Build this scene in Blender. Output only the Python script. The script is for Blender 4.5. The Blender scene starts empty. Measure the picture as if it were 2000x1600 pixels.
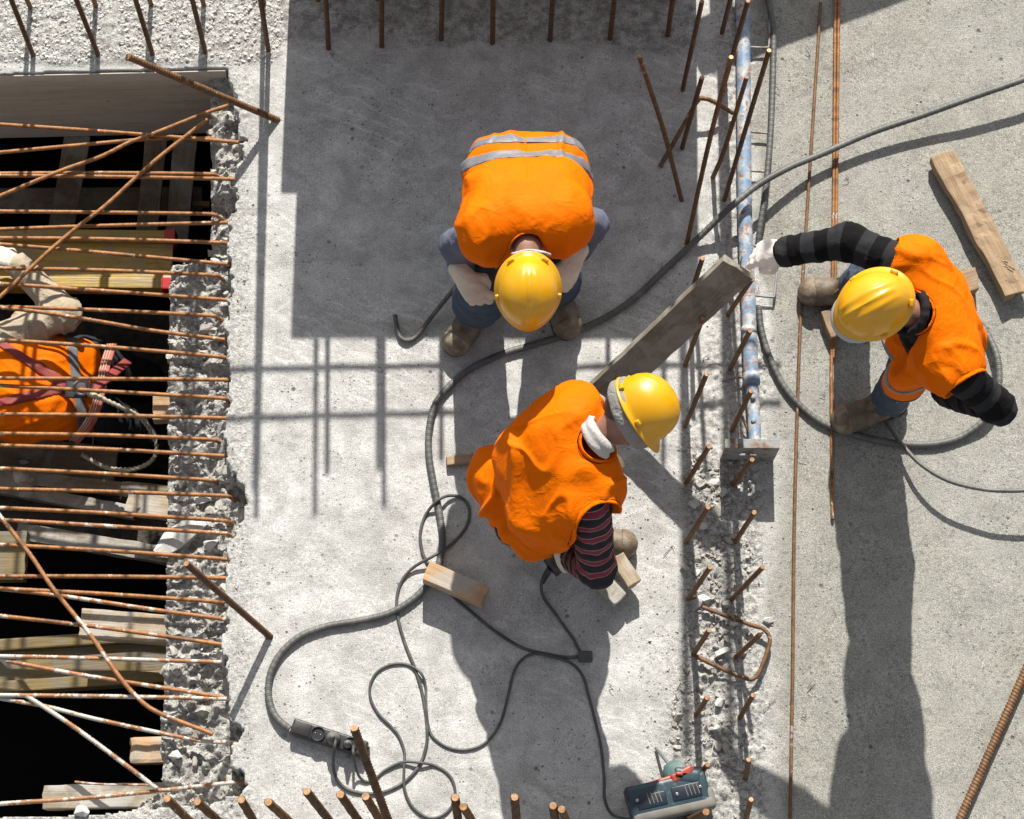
import bpy, bmesh, math, random
import numpy as np
from mathutils import Vector, Matrix
random.seed(7); rng = np.random.RandomState(11)
SC = bpy.context.scene
COL = SC.collection
# ------------------------------------------------------------------ camera
F = 4400.0
VP = np.array([930.0, 2050.0]); DIST = 8.3
zc = np.array([-(VP[0]-1000), (VP[1]-800), F]); zc /= np.linalg.norm(zc)
xc = np.array([1.0, 0, 0]); xc -= xc @ zc * zc; xc /= np.linalg.norm(xc)
yc = np.cross(zc, xc)
RW = np.array([xc, yc, zc])
CAM = -(RW @ np.array([0, 0, -1.0])) * DIST
def P(px, py, h=0.0):
    """world point at height h seen at photograph position (px,py)"""
    d = RW @ np.array([(px-1000)/F, -(py-800)/F, -1.0])
    return CAM + d*((h-CAM[2])/d[2])
def PX(w):
    w = np.asarray(w, float)
    c = (w-CAM) @ RW
    return 1000+F*c[..., 0]/-c[..., 2], 800-F*c[..., 1]/-c[..., 2]
cam = bpy.data.cameras.new('camera'); camo = bpy.data.objects.new('camera', cam); COL.objects.link(camo)
M = Matrix(RW.tolist()).to_4x4(); M.translation = Vector(CAM); camo.matrix_world = M
cam.sensor_fit = 'HORIZONTAL'; cam.sensor_width = 36; cam.lens = 36*F/2000; cam.clip_start = 0.05; cam.clip_end = 500
SC.camera = camo
# ------------------------------------------------------------------ light
COT = 1.2                                   # horizontal shadow length per unit height
SUN_EL = math.atan(1/COT); SH = np.array([-0.013, -1.0]); SH /= np.linalg.norm(SH)
world = bpy.data.worlds.new('World'); SC.world = world; world.use_nodes = True
wt = world.node_tree; wt.nodes.clear()
sky = wt.nodes.new('ShaderNodeTexSky'); sky.sky_type = 'NISHITA'; sky.sun_disc = False
sky.sun_elevation = SUN_EL; sky.sun_rotation = math.atan2(-SH[0], -SH[1]); sky.altitude = 100; sky.dust_density = 1.5
bg = wt.nodes.new('ShaderNodeBackground'); bg.inputs[1].default_value = 0.084
wo = wt.nodes.new('ShaderNodeOutputWorld'); hs = wt.nodes.new('ShaderNodeHueSaturation'); hs.inputs['Saturation'].default_value = 0.32
wt.links.new(sky.outputs[0], hs.inputs['Color']); wt.links.new(hs.outputs[0], bg.inputs[0]); wt.links.new(bg.outputs[0], wo.inputs[0])
sl = bpy.data.lights.new('sun', 'SUN'); sl.energy = 4.8; sl.angle = math.radians(0.55); sl.color = (1.0, 0.965, 0.90)
so = bpy.data.objects.new('sun', sl); COL.objects.link(so)
sdir = Vector((SH[0]*math.cos(SUN_EL), SH[1]*math.cos(SUN_EL), -math.sin(SUN_EL)))
so.rotation_euler = sdir.to_track_quat('-Z', 'Y').to_euler(); so.location = (0, 4, 8)
SC.view_settings.view_transform = 'Standard'; SC.view_settings.look = 'None'; SC.view_settings.gamma = 1
SC.view_settings.use_curve_mapping = False; SC.view_settings.exposure = 0.86
SC.cycles.max_bounces = 6; SC.cycles.diffuse_bounces = 3

# ------------------------------------------------------------------ object helpers
def tag(o, label=None, cat=None, group=None, kind=None):
    if label: o['label'] = label
    if cat: o['category'] = cat
    if group: o['group'] = group
    if kind: o['kind'] = kind
    return o
def empty(name, loc, label, cat, group=None, rot=None):
    o = bpy.data.objects.new(name, None); COL.objects.link(o); o.empty_display_size = 0.1
    if rot is not None: o.matrix_world = rot
    else: o.location = Vector(loc)
    return tag(o, label, cat, group)
def mk(name, V, Fc, mat, parent=None, world=True, smooth=True, uv=None, attrs=None, loc=None, sharp=None):
    """one mesh object; world=True: V in world coordinates (parents are unrotated empties)"""
    V = np.asarray(V, np.float64).reshape(-1, 3)
    off = np.zeros(3)
    if world:
        p = parent
        while p is not None: off += np.array(p.location); p = p.parent
    if loc is not None and parent is None: off = off+np.asarray(loc)
    me = bpy.data.meshes.new(name)
    if isinstance(Fc, np.ndarray):
        n, k = Fc.shape
        me.vertices.add(len(V)); me.vertices.foreach_set('co', (V-off).astype(np.float32).ravel())
        me.loops.add(n*k); me.loops.foreach_set('vertex_index', Fc.astype(np.int32).ravel())
        me.polygons.add(n); me.polygons.foreach_set('loop_start', np.arange(0, n*k, k, dtype=np.int32))
        me.update(calc_edges=True)
    else:
        me.from_pydata([tuple(v) for v in (V-off)], [], [tuple(int(i) for i in f) for f in Fc]); me.update()
    me.polygons.foreach_set('use_smooth', np.full(len(me.polygons), bool(smooth)))
    if uv is not None:
        l = me.uv_layers.new(name='UVMap'); li = np.empty(len(me.loops), np.int32); me.loops.foreach_get('vertex_index', li)
        l.data.foreach_set('uv', np.asarray(uv, np.float32)[li].ravel())
    for k, a in (attrs or {}).items():
        t = me.attributes.new(k, 'FLOAT', 'POINT'); t.data.foreach_set('value', np.asarray(a, np.float32))
    me.validate()
    if mat: me.materials.append(mat)
    o = bpy.data.objects.new(name, me); COL.objects.link(o)
    if parent is not None: o.parent = parent
    if loc is not None and parent is None: o.location = Vector(loc)
    return o
def quads_to_list(Fc): return [tuple(f) for f in Fc]
def unit(v): v = np.asarray(v, float); return v/np.linalg.norm(v)
# value noise -------------------------------------------------------
_T = rng.rand(64, 64, 64).astype(np.float32)*2-1
def vn(p, s, seed=0):
    p = np.asarray(p, np.float32)*s+seed*7.31
    i = np.floor(p).astype(np.int64); f = (p-i).astype(np.float32); f = f*f*(3-2*f); i &= 63; j = (i+1) & 63
    x0, y0, z0 = i[..., 0], i[..., 1], i[..., 2]; x1, y1, z1 = j[..., 0], j[..., 1], j[..., 2]
    fx, fy, fz = f[..., 0], f[..., 1], f[..., 2]
    a = _T[x0, y0, z0]*(1-fx)+_T[x1, y0, z0]*fx; b = _T[x0, y1, z0]*(1-fx)+_T[x1, y1, z0]*fx
    c = _T[x0, y0, z1]*(1-fx)+_T[x1, y0, z1]*fx; d = _T[x0, y1, z1]*(1-fx)+_T[x1, y1, z1]*fx
    a = a*(1-fy)+b*fy; c = c*(1-fy)+d*fy
    return a*(1-fz)+c*fz
def fbm(p, s, seed=0, o=4, g=0.5):
    r = 0; a = 1
    for k in range(o): r = r+a*vn(p, s*2**k, seed+k); a *= g
    return r
# tubes -------------------------------------------------------------
def spline(pts, step=0.01):
    pts = np.asarray(pts, float)
    if len(pts) == 2: n = max(2, int(np.linalg.norm(pts[1]-pts[0])/step)); t = np.linspace(0, 1, n+1)[:, None]; return pts[0]*(1-t)+pts[1]*t
    q = np.vstack([2*pts[0]-pts[1], pts, 2*pts[-1]-pts[-2]]); out = []
    for i in range(1, len(q)-2):
        n = max(3, int(np.linalg.norm(q[i+1]-q[i])/step*2))
        t = np.linspace(0, 1, n, endpoint=False)[:, None]
        a, b, c, d = q[i-1], q[i], q[i+1], q[i+2]
        out.append(0.5*((2*b)+(-a+c)*t+(2*a-5*b+4*c-d)*t*t+(-a+3*b-3*c+d)*t**3))
    out = np.vstack(out+[pts[-1:]])
    s = np.r_[0, np.cumsum(np.linalg.norm(np.diff(out, axis=0), axis=1))]
    n = max(2, int(s[-1]/step)); u = np.linspace(0, s[-1], n+1)
    return np.stack([np.interp(u, s, out[:, k]) for k in range(3)], 1)
def poly(pts, step):
    pts = np.asarray(pts, float); s = np.r_[0, np.cumsum(np.linalg.norm(np.diff(pts, axis=0), axis=1))]
    n = max(2, int(s[-1]/step)); u = np.linspace(0, s[-1], n+1)
    return np.stack([np.interp(u, s, pts[:, k]) for k in range(3)], 1)
def tube(path, r, n=8, rfn=None, cap=True, flat=None):
    """verts, faces, uv(around, metres along)"""
    path = np.asarray(path, float); m = len(path)
    T = np.gradient(path, axis=0); T /= np.linalg.norm(T, axis=1)[:, None]+1e-12
    up = np.array([0, 0, 1.0]) if abs(T[0][2]) < 0.9 else np.array([1.0, 0, 0])
    N = np.empty_like(T); v = up-up@T[0]*T[0]; v /= np.linalg.norm(v)
    for i in range(m):
        v = v-v@T[i]*T[i]; v /= np.linalg.norm(v); N[i] = v
    B = np.cross(T, N); s = np.r_[0, np.cumsum(np.linalg.norm(np.diff(path, axis=0), axis=1))]
    a = np.arange(n)*2*np.pi/n
    rr = np.full((m, n), float(r)) if np.isscalar(r) else np.repeat(np.asarray(r, float)[:, None], n, 1)
    if rfn is not None: rr = rr+rfn(s[:, None], a[None, :])
    V = path[:, None]+rr[..., None]*(np.cos(a)[None, :, None]*N[:, None]*(flat or 1)+np.sin(a)[None, :, None]*B[:, None])
    idx = np.arange(m*n).reshape(m, n); f = []
    q = np.stack([idx[:-1], np.roll(idx[:-1], -1, 1), np.roll(idx[1:], -1, 1), idx[1:]], -1).reshape(-1, 4)
    uv = np.stack([np.repeat(a[None]/(2*np.pi), m, 0), np.repeat(s[:, None], n, 1)], -1).reshape(-1, 2)
    Fl = q
    V = V.reshape(-1, 3)
    if cap:
        c0, c1 = len(V), len(V)+1
        V = np.vstack([V, path[:1], path[-1:]]); uv = np.vstack([uv, [[0, 0]], [[0, s[-1]]]])
        ca = [(c0, idx[0, (k+1) % n], idx[0, k], c0) for k in range(n)]+[(c1, idx[-1, k], idx[-1, (k+1) % n], c1) for k in range(n)]
        Fl = [tuple(x) for x in q]+[t[:3] for t in ca]
    return V, Fl, uv
def merge(*parts):
    V = []; Fc = []; o = 0
    for v, f in parts:
        V.append(np.asarray(v, float).reshape(-1, 3)); Fc += [tuple(int(i)+o for i in t) for t in f]; o += len(V[-1])
    return np.vstack(V), Fc
def box(cx, cy, cz, sx, sy, sz, R=None):
    v = np.array([(x, y, z) for x in (-.5, .5) for y in (-.5, .5) for z in (-.5, .5)])*[sx, sy, sz]
    if R is not None: v = v@np.asarray(R).T
    return v+[cx, cy, cz], [(0, 1, 3, 2), (4, 6, 7, 5), (0, 4, 5, 1), (2, 3, 7, 6), (0, 2, 6, 4), (1, 5, 7, 3)]
def rbox(c, s, r=0.004, R=None, seg=2):
    bm = bmesh.new(); bmesh.ops.create_cube(bm, size=1)
    for v in bm.verts: v.co = Vector((v.co.x*s[0], v.co.y*s[1], v.co.z*s[2]))
    bmesh.ops.bevel(bm, geom=list(bm.edges), offset=r, segments=seg, affect='EDGES', profile=0.6)
    V = np.array([v.co[:] for v in bm.verts]); bm.verts.index_update(); f = [tuple(v.index for v in q.verts) for q in bm.faces]; bm.free()
    if R is not None: V = V@np.asarray(R).T
    return V+np.asarray(c), f
def cyl(a, b, r0, r1=None, n=16):
    V, f, _ = tube(np.array([a, b], float), np.array([r0, r0 if r1 is None else r1]), n); return V, f
def lathe(prof, n=24, M4=None):
    prof = np.asarray(prof, float); a = np.arange(n)*2*np.pi/n
    V = np.stack([prof[:, None, 0]*np.cos(a), prof[:, None, 0]*np.sin(a), np.repeat(prof[:, 1:2], n, 1)], -1).reshape(-1, 3)
    idx = np.arange(len(prof)*n).reshape(len(prof), n)
    q = np.stack([idx[:-1], np.roll(idx[:-1], -1, 1), np.roll(idx[1:], -1, 1), idx[1:]], -1).reshape(-1, 4)
    Fc = [tuple(t) for t in q]+[tuple(idx[0][::-1]), tuple(idx[-1])]
    if M4 is not None: V = V@np.asarray(M4)[:3, :3].T+np.asarray(M4)[:3, 3]
    return V, Fc
# ------------------------------------------------------------------ signed distance modelling
def rc(a, b, ra, rb=None):
    a = np.asarray(a, np.float32); b = np.asarray(b, np.float32); rb = ra if rb is None else rb
    ba = b-a; L = max(float(ba@ba), 1e-9)
    def f(p):
        d = p-a; t = np.clip(d@ba/L, 0, 1); return np.linalg.norm(d-t[..., None]*ba, axis=-1)-(ra+(rb-ra)*t)
    f.bb = (np.minimum(a-ra, b-rb), np.maximum(a+ra, b+rb)); return f
def ell(c, r, R=None):
    c = np.asarray(c, np.float32); r = np.asarray(r, np.float32); R = np.eye(3, dtype=np.float32) if R is None else np.asarray(R, np.float32)
    def f(p):
        q = (p-c)@R/r; k0 = np.linalg.norm(q, axis=-1); k1 = np.linalg.norm(q/r, axis=-1)+1e-6; return k0*(k0-1)/k1
    m = float(r.max()); f.bb = (c-m, c+m); return f
def bx(c, r, R=None, rd=0.01):
    c = np.asarray(c, np.float32); r = np.asarray(r, np.float32)-rd; R = np.eye(3, dtype=np.float32) if R is None else np.asarray(R, np.float32)
    def f(p):
        q = np.abs((p-c)@R)-r; return np.linalg.norm(np.maximum(q, 0), axis=-1)+np.minimum(q.max(-1), 0)-rd
    m = float(np.linalg.norm(r)+rd); f.bb = (c-m, c+m); return f
def smin(a, b, k):
    h = np.clip(0.5+0.5*(b-a)/k, 0, 1); return b*(1-h)+a*h-k*h*(1-h)
def smax(a, b, k): return -smin(-a, -b, k)
def uni(fs, k=0.03, e=0.0):
    fs = [f for f in fs]
    def g(p):
        q = p.reshape(-1, 3); lo = q.min(0)-0.07; hi = q.max(0)+0.07
        act = [f for f in fs if (f.bb[0] < hi).all() and (f.bb[1] > lo).all()]
        if not act: return np.full(p.shape[:-1], 0.05, np.float32)
        d = act[0](p)
        for f in act[1:]: d = smin(d, f(p), k)
        return d-e
    g.bb = (np.min([f.bb[0] for f in fs], 0)-e-0.01, np.max([f.bb[1] for f in fs], 0)+e+0.01); return g
def sub(a, b, k=0.008):
    def g(p): return smax(a(p), -b(p), k)
    g.bb = a.bb; return g
def cut(a, pt, n, k=0.006):
    """keep the side the normal points away from"""
    pt = np.asarray(pt, np.float32); n = unit(n).astype(np.float32)
    def g(p): return smax(a(p), (p-pt)@n, k)
    g.bb = a.bb; return g
def slab(a, pt, n, w, k=0.002):
    pt = np.asarray(pt, np.float32); n = unit(n).astype(np.float32)
    def g(p): return smax(a(p), np.abs((p-pt)@n)-w, k)
    g.bb = a.bb; return g
def surf(f, res, relax=1):
    lo = np.asarray(f.bb[0])-2*res; hi = np.asarray(f.bb[1])+2*res
    n = np.ceil((hi-lo)/res).astype(int)+1
    g = np.stack(np.meshgrid(*[lo[k]+np.arange(n[k])*res for k in range(3)], indexing='ij'), -1).astype(np.float32)
    D = np.empty(n, np.float32); B = 22
    for i in range(0, n[0], B):
        for j in range(0, n[1], B):
            for k in range(0, n[2], B): D[i:i+B, j:j+B, k:k+B] = f(g[i:i+B, j:j+B, k:k+B])
    S = D < 0
    cn = S[:-1, :-1, :-1].astype(np.int8)
    for a in (0, 1):
        for b in (0, 1):
            for c in (0, 1):
                if a or b or c: cn = cn+S[a:n[0]-1+a, b:n[1]-1+b, c:n[2]-1+c]
    act = (cn > 0) & (cn < 8); ci = np.argwhere(act); idm = np.full(act.shape, -1, np.int64); idm[act] = np.arange(len(ci))
    acc = np.zeros((len(ci), 3)); cnt = np.zeros(len(ci))
    cr = [(a, b, c) for a in (0, 1) for b in (0, 1) for c in (0, 1)]
    for a in cr:
        for k in range(3):
            if a[k] == 0:
                b = list(a); b[k] = 1
                d0 = D[ci[:, 0]+a[0], ci[:, 1]+a[1], ci[:, 2]+a[2]]; d1 = D[ci[:, 0]+b[0], ci[:, 1]+b[1], ci[:, 2]+b[2]]
                m = (d0 < 0) != (d1 < 0); t = np.where(m, d0/(d0-d1+1e-12), 0)
                pt = np.repeat(np.array([a], float), len(ci), 0); pt[:, k] += t
                acc[m] += pt[m]; cnt[m] += 1
    V = lo+res*(ci+acc/cnt[:, None])
    Fs = []
    for k in range(3):
        sl0 = [slice(None)]*3; sl1 = [slice(None)]*3; sl0[k] = slice(0, -1); sl1[k] = slice(1, None)
        A, B = S[tuple(sl0)], S[tuple(sl1)]
        e = np.argwhere(A != B); k1, k2 = (k+1) % 3, (k+2) % 3
        e = e[(e[:, k1] > 0) & (e[:, k2] > 0) & (e[:, k1] < n[k1]-1) & (e[:, k2] < n[k2]-1)]
        q = []
        for d1, d2 in ((-1, -1), (0, -1), (0, 0), (-1, 0)):
            c = e.copy(); c[:, k1] += d1; c[:, k2] += d2; q.append(idm[c[:, 0], c[:, 1], c[:, 2]])
        q = np.stack(q, 1); ins = A[e[:, 0], e[:, 1], e[:, 2]]
        q[~ins] = q[~ins][:, ::-1]; Fs.append(q)
    Fq = np.vstack(Fs); Fq = Fq[(Fq >= 0).all(1)]
    for _ in range(relax): V = lap(V, Fq, 0.45)
    return V, Fq
def lap(V, Fq, w):
    s = np.zeros_like(V); c = np.zeros(len(V))
    for k in range(4):
        for j in ((k+1) % 4, (k-1) % 4):
            np.add.at(s, Fq[:, k], V[Fq[:, j]]); np.add.at(c, Fq[:, k], 1)
    return V*(1-w)+w*s/np.maximum(c, 1)[:, None]
def normals(V, Fq):
    n = np.cross(V[Fq[:, 2]]-V[Fq[:, 0]], V[Fq[:, 3]]-V[Fq[:, 1]]); N = np.zeros_like(V)
    for k in range(4): np.add.at(N, Fq[:, k], n)
    return N/(np.linalg.norm(N, axis=1)[:, None]+1e-12)
def seg_t(p, a, b):
    ba = b-a; t = np.clip((p-a)@ba/(ba@ba), 0, 1); return t, np.linalg.norm(p-a-t[:, None]*ba, axis=1)
def frame(z, y):
    """columns x,y,z with z exact and y near the given direction"""
    z = unit(z); y = np.asarray(y, float); y = unit(y-y@z*z); return np.stack([np.cross(y, z), y, z], 1)

# ------------------------------------------------------------------ materials
def newmat(name):
    m = bpy.data.materials.new(name); m.use_nodes = True; nt = m.node_tree; nt.nodes.clear()
    o = nt.nodes.new('ShaderNodeOutputMaterial'); b = nt.nodes.new('ShaderNodeBsdfPrincipled'); nt.links.new(b.outputs[0], o.inputs[0])
    return m, nt, b
class N:
    """tiny node graph builder"""
    def __init__(s, nt): s.nt = nt; s.tc = None
    def n(s, t, **kw):
        x = s.nt.nodes.new(t)
        for k, v in kw.items(): setattr(x, k, v)
        return x
    def lk(s, a, b): s.nt.links.new(a, b)
    def setin(s, node, i, v):
        if isinstance(v, bpy.types.NodeSocket): s.lk(v, node.inputs[i])
        else: node.inputs[i].default_value = v
    def co(s, kind='Object', scale=None, rot=None):
        if s.tc is None: s.tc = s.n('ShaderNodeTexCoord')
        o = s.tc.outputs[kind]
        if scale is None and rot is None: return o
        mp = s.n('ShaderNodeMapping'); s.lk(o, mp.inputs[0])
        if scale is not None: mp.inputs['Scale'].default_value = scale
        if rot is not None: mp.inputs['Rotation'].default_value = rot
        return mp.outputs[0]
    def noise(s, v, scale, det=4, rough=0.55, dist=0.0, col=False):
        x = s.n('ShaderNodeTexNoise'); s.lk(v, x.inputs['Vector']); x.inputs['Scale'].default_value = scale
        x.inputs['Detail'].default_value = det; x.inputs['Roughness'].default_value = rough; x.inputs['Distortion'].default_value = dist
        return x.outputs[1 if col else 0]
    def vor(s, v, scale, out=0, feature='F1'):
        x = s.n('ShaderNodeTexVoronoi', feature=feature); s.lk(v, x.inputs['Vector']); x.inputs['Scale'].default_value = scale
        return x.outputs[out]
    def ramp(s, v, a, b, c0=(0, 0, 0, 1), c1=(1, 1, 1, 1)):
        x = s.n('ShaderNodeValToRGB'); s.lk(v, x.inputs[0]); e = x.color_ramp.elements
        e[0].position = a; e[1].position = b; e[0].color = c0; e[1].color = c1; return x.outputs[0]
    def mr(s, v, a, b, c=0.0, d=1.0):
        x = s.n('ShaderNodeMapRange'); s.setin(x, 0, v); x.inputs[1].default_value = a; x.inputs[2].default_value = b
        x.inputs[3].default_value = c; x.inputs[4].default_value = d; return x.outputs[0]
    def m(s, op, a, b=0.0, c=None):
        x = s.n('ShaderNodeMath', operation=op); s.setin(x, 0, a); s.setin(x, 1, b)
        if c is not None: s.setin(x, 2, c)
        return x.outputs[0]
    def mix(s, f, a, b, mode='MIX'):
        x = s.n('ShaderNodeMix', data_type='RGBA', blend_type=mode); s.setin(x, 0, f)
        for i, v in ((6, a), (7, b)):
            if isinstance(v, (tuple, list)) and len(v) == 3: v = (*v, 1)
            s.setin(x, i, v)
        return x.outputs[2]
    def attr(s, name): x = s.n('ShaderNodeAttribute', attribute_name=name); return x.outputs['Fac']
    def bump(s, h, strength=0.3, dist=0.01, prev=None):
        x = s.n('ShaderNodeBump'); s.setin(x, 'Strength', strength); x.inputs['Distance'].default_value = dist; s.lk(h, x.inputs['Height'])
        if prev is not None: s.lk(prev, x.inputs['Normal'])
        return x.outputs[0]
KM = 0.60            # cloth, timber, metal and plastic: measured tones scaled to base colours
def kc(c, k=None): k = KM if k is None else k; return None if c is None else tuple(x*k for x in c[:3])
def simple(name, c, rough=0.6, c2=None, ns=20, bs=0.0, bscale=60, metal=0.0, dirt=None, dirts=12, dlo=0.55, dhi=0.7, spec=None, stretch=None, kind='Object', bdist=0.003, seed=False, k=None):
    c, c2, dirt = kc(c, k), kc(c2, k), kc(dirt, k)
    m, nt, b = newmat(name); g = N(nt); v = g.co(kind, scale=stretch)
    if seed:
        oi = g.n('ShaderNodeObjectInfo'); ad = g.n('ShaderNodeVectorMath', operation='ADD'); g.lk(v, ad.inputs[0])
        ml = g.m('MULTIPLY', oi.outputs['Random'], 37.0); g.lk(ml, ad.inputs[1]); v = ad.outputs[0]
    col = (*c, 1)
    if c2: col = g.mix(g.mr(g.noise(v, ns, 5), 0.35, 0.65), c, c2)
    if dirt: col = g.mix(g.mr(g.noise(v, dirts, 6, 0.65), dlo, dhi), col, dirt)
    g.setin(b, 'Base Color', col); g.setin(b, 'Roughness', rough); g.setin(b, 'Metallic', metal)
    if spec is not None: g.setin(b, 'Specular IOR Level', spec)
    if bs: g.lk(g.bump(g.noise(v, bscale, 4), bs, bdist), b.inputs['Normal'])
    return m
# concrete ----------------------------------------------------------
def concrete_mat():
    m, nt, b = newmat('concrete'); g = N(nt); v = g.co('Object')
    big = g.noise(v, 1.6, 6, 0.6, 0.4); mid = g.noise(v, 9, 7, 0.62, 0.3); fine = g.noise(v, 60, 6, 0.7); grain = g.noise(v, 210, 4, 0.8)
    right = g.attr('right'); rough = g.attr('rough'); damp = g.attr('stain')
    lightc = g.mix(g.mr(mid, 0.36, 0.66), (0.36, 0.353, 0.335), (0.62, 0.61, 0.585))
    lightc = g.mix(g.mr(big, 0.42, 0.62, 0, 0.55), lightc, (0.46, 0.445, 0.415))
    # trowel arcs: bright scratchy streaks
    wv = g.n('ShaderNodeTexWave', wave_type='RINGS', bands_direction='Z'); g.lk(g.co('Object', rot=(0, 0, 0.4)), wv.inputs['Vector'])
    wv.inputs['Scale'].default_value = 6.5; wv.inputs['Distortion'].default_value = 9; wv.inputs['Detail'].default_value = 4; wv.inputs['Detail Scale'].default_value = 0.8
    arc = g.m('MULTIPLY', g.mr(wv.outputs[1], 0.80, 1.0), g.mr(g.noise(v, 2.2, 3), 0.47, 0.60))
    lightc = g.mix(g.m('MULTIPLY', arc, 0.6), lightc, (0.70, 0.69, 0.67))
    rc_ = g.mix(g.mr(mid, 0.36, 0.64), (0.222, 0.213, 0.176), (0.325, 0.312, 0.26))
    blot = g.mr(g.noise(v, 36, 4, 0.65, 0.4), 0.53, 0.60); rc_ = g.mix(g.m('MULTIPLY', blot, g.mr(g.noise(v, 3, 3), 0.35, 0.65, 0.2, 0.75)), rc_, (0.085, 0.083, 0.07))
    rg = g.noise(v, 120, 4, 0.75); rc_ = g.mix(g.mr(rg, 0.40, 0.52, 0.45, 0), rc_, (0.10, 0.098, 0.085)); rc_ = g.mix(g.mr(rg, 0.55, 0.66, 0, 0.4), rc_, (0.46, 0.45, 0.40))
    sw = g.noise(v, 2.6, 7, 0.55, 2.2); ln_ = g.mr(g.m('ABSOLUTE', g.m('SUBTRACT', sw, 0.5)), 0.0, 0.012, 1, 0); ln_ = g.m('MULTIPLY', ln_, g.mr(g.noise(v, 3.7, 3), 0.48, 0.6)); lightc = g.mix(g.m('MULTIPLY', ln_, 0.5), lightc, (0.72, 0.71, 0.69))
    dk_ = g.mr(g.noise(g.co('Object', scale=(1, 1.9, 1), rot=(0, 0, .5)), 2.4, 9, 0.68, 1.4), 0.50, 0.66); lightc = g.mix(g.m('MULTIPLY', dk_, 0.55), lightc, (0.235, 0.23, 0.21)); rc_ = g.mix(g.m('MULTIPLY', dk_, 0.35), rc_, (0.13, 0.125, 0.105))
    spk = g.mr(g.noise(v, 105, 4, 0.65, 0.3), 0.52, 0.60); lightc = g.mix(g.m('MULTIPLY', spk, g.mr(g.noise(v, 4.3, 5, 0.65), 0.45, 0.62, 0.04, 0.50)), lightc, (0.19, 0.185, 0.17))
    rc_ = g.mix(g.mr(big, 0.45, 0.7, 0, 0.5), rc_, (0.33, 0.32, 0.30))
    rubc = g.mix(g.mr(fine, 0.38, 0.60), (0.18, 0.172, 0.155), (0.56, 0.545, 0.51))
    col = g.mix(right, lightc, rc_); col = g.mix(rough, col, rubc)
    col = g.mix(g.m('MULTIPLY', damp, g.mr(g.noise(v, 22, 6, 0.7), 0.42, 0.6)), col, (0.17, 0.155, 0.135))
    # dark dirty patches and grain
    patch = g.mr(g.noise(v, 5.5, 8, 0.72, 0.6), 0.52, 0.70); col = g.mix(g.m('MULTIPLY', patch, 0.5), col, (0.21, 0.205, 0.19))
    col = g.mix(g.mr(grain, 0.36, 0.56, 0.42, 0), col, (0.13, 0.128, 0.118)); col = g.mix(g.mr(grain, 0.56, 0.68, 0, 0.3), col, (0.74, 0.73, 0.70))
    col = g.mix(g.mr(fine, 0.3, 0.5, 0.35, 0), col, (0.2, 0.2, 0.19))
    # pits
    def pits(scale, size, dens):
        x = g.n('ShaderNodeTexVoronoi'); g.lk(v, x.inputs['Vector']); x.inputs['Scale'].default_value = scale
        s = g.n('ShaderNodeSeparateColor'); g.lk(x.outputs[1], s.inputs[0])
        on = g.m('LESS_THAN', s.outputs[0], dens)
        sz = g.m('MULTIPLY', s.outputs[1], size)
        return g.m('MULTIPLY', on, g.mr(g.m('SUBTRACT', x.outputs[0], sz), 0.0, 0.12, 1, 0))
    p1 = pits(26, 0.16, 0.22); p2 = pits(75, 0.26, 0.26); p3 = pits(170, 0.3, 0.2)
    p4 = g.m('MULTIPLY', pits(62, 0.42, 0.62), g.m('ADD', 0.12, g.m('MULTIPLY', right, 0.88))); col = g.mix(g.m('MULTIPLY', p4, 0.42), col, (0.115, 0.112, 0.098))
    px_ = g.noise(v, 300, 2, 0.6); col = g.mix(g.mr(px_, 0.34, 0.52, 0.42, 0), col, (0.15, 0.146, 0.13)); col = g.mix(g.mr(px_, 0.54, 0.68, 0, 0.38), col, (0.78, 0.77, 0.74))
    pit = g.m('MAXIMUM', g.m('MAXIMUM', p1, g.m('MULTIPLY', p2, 0.8)), g.m('MULTIPLY', p3, 0.6))
    pit = g.m('MULTIPLY', pit, g.mr(g.noise(v, 3.1, 4), 0.42, 0.62, 0.12, 0.9))
    col = g.mix(pit, col, (0.09, 0.087, 0.08))
    g.setin(b, 'Base Color', col); g.setin(b, 'Roughness', 0.88); g.setin(b, 'Specular IOR Level', 0.15)
    h = g.m('ADD', g.m('MULTIPLY', fine, g.m('ADD', 0.5, g.m('MULTIPLY', rough, 1.6))), g.m('MULTIPLY', grain, 0.3))
    h = g.m('SUBTRACT', h, g.m('MULTIPLY', pit, 0.7)); h = g.m('ADD', h, g.m('MULTIPLY', mid, 0.5))
    g.lk(g.bump(h, 0.8, 0.007), b.inputs['Normal']); return m
M_CONC = concrete_mat()
M_RUB = simple('rubble_concrete', (0.47, 0.445, 0.395), 0.92, (0.33, 0.305, 0.265), 30, 0.6, 180, dirt=(0.56, 0.55, 0.52), dirts=14, bdist=0.004, k=.82)
M_CHUNK = simple('pale_concrete_chunk', (0.58, 0.57, 0.54), 0.9, (0.42, 0.41, 0.38), 25, 0.5, 150, seed=True, bdist=0.004, k=.85)
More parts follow.
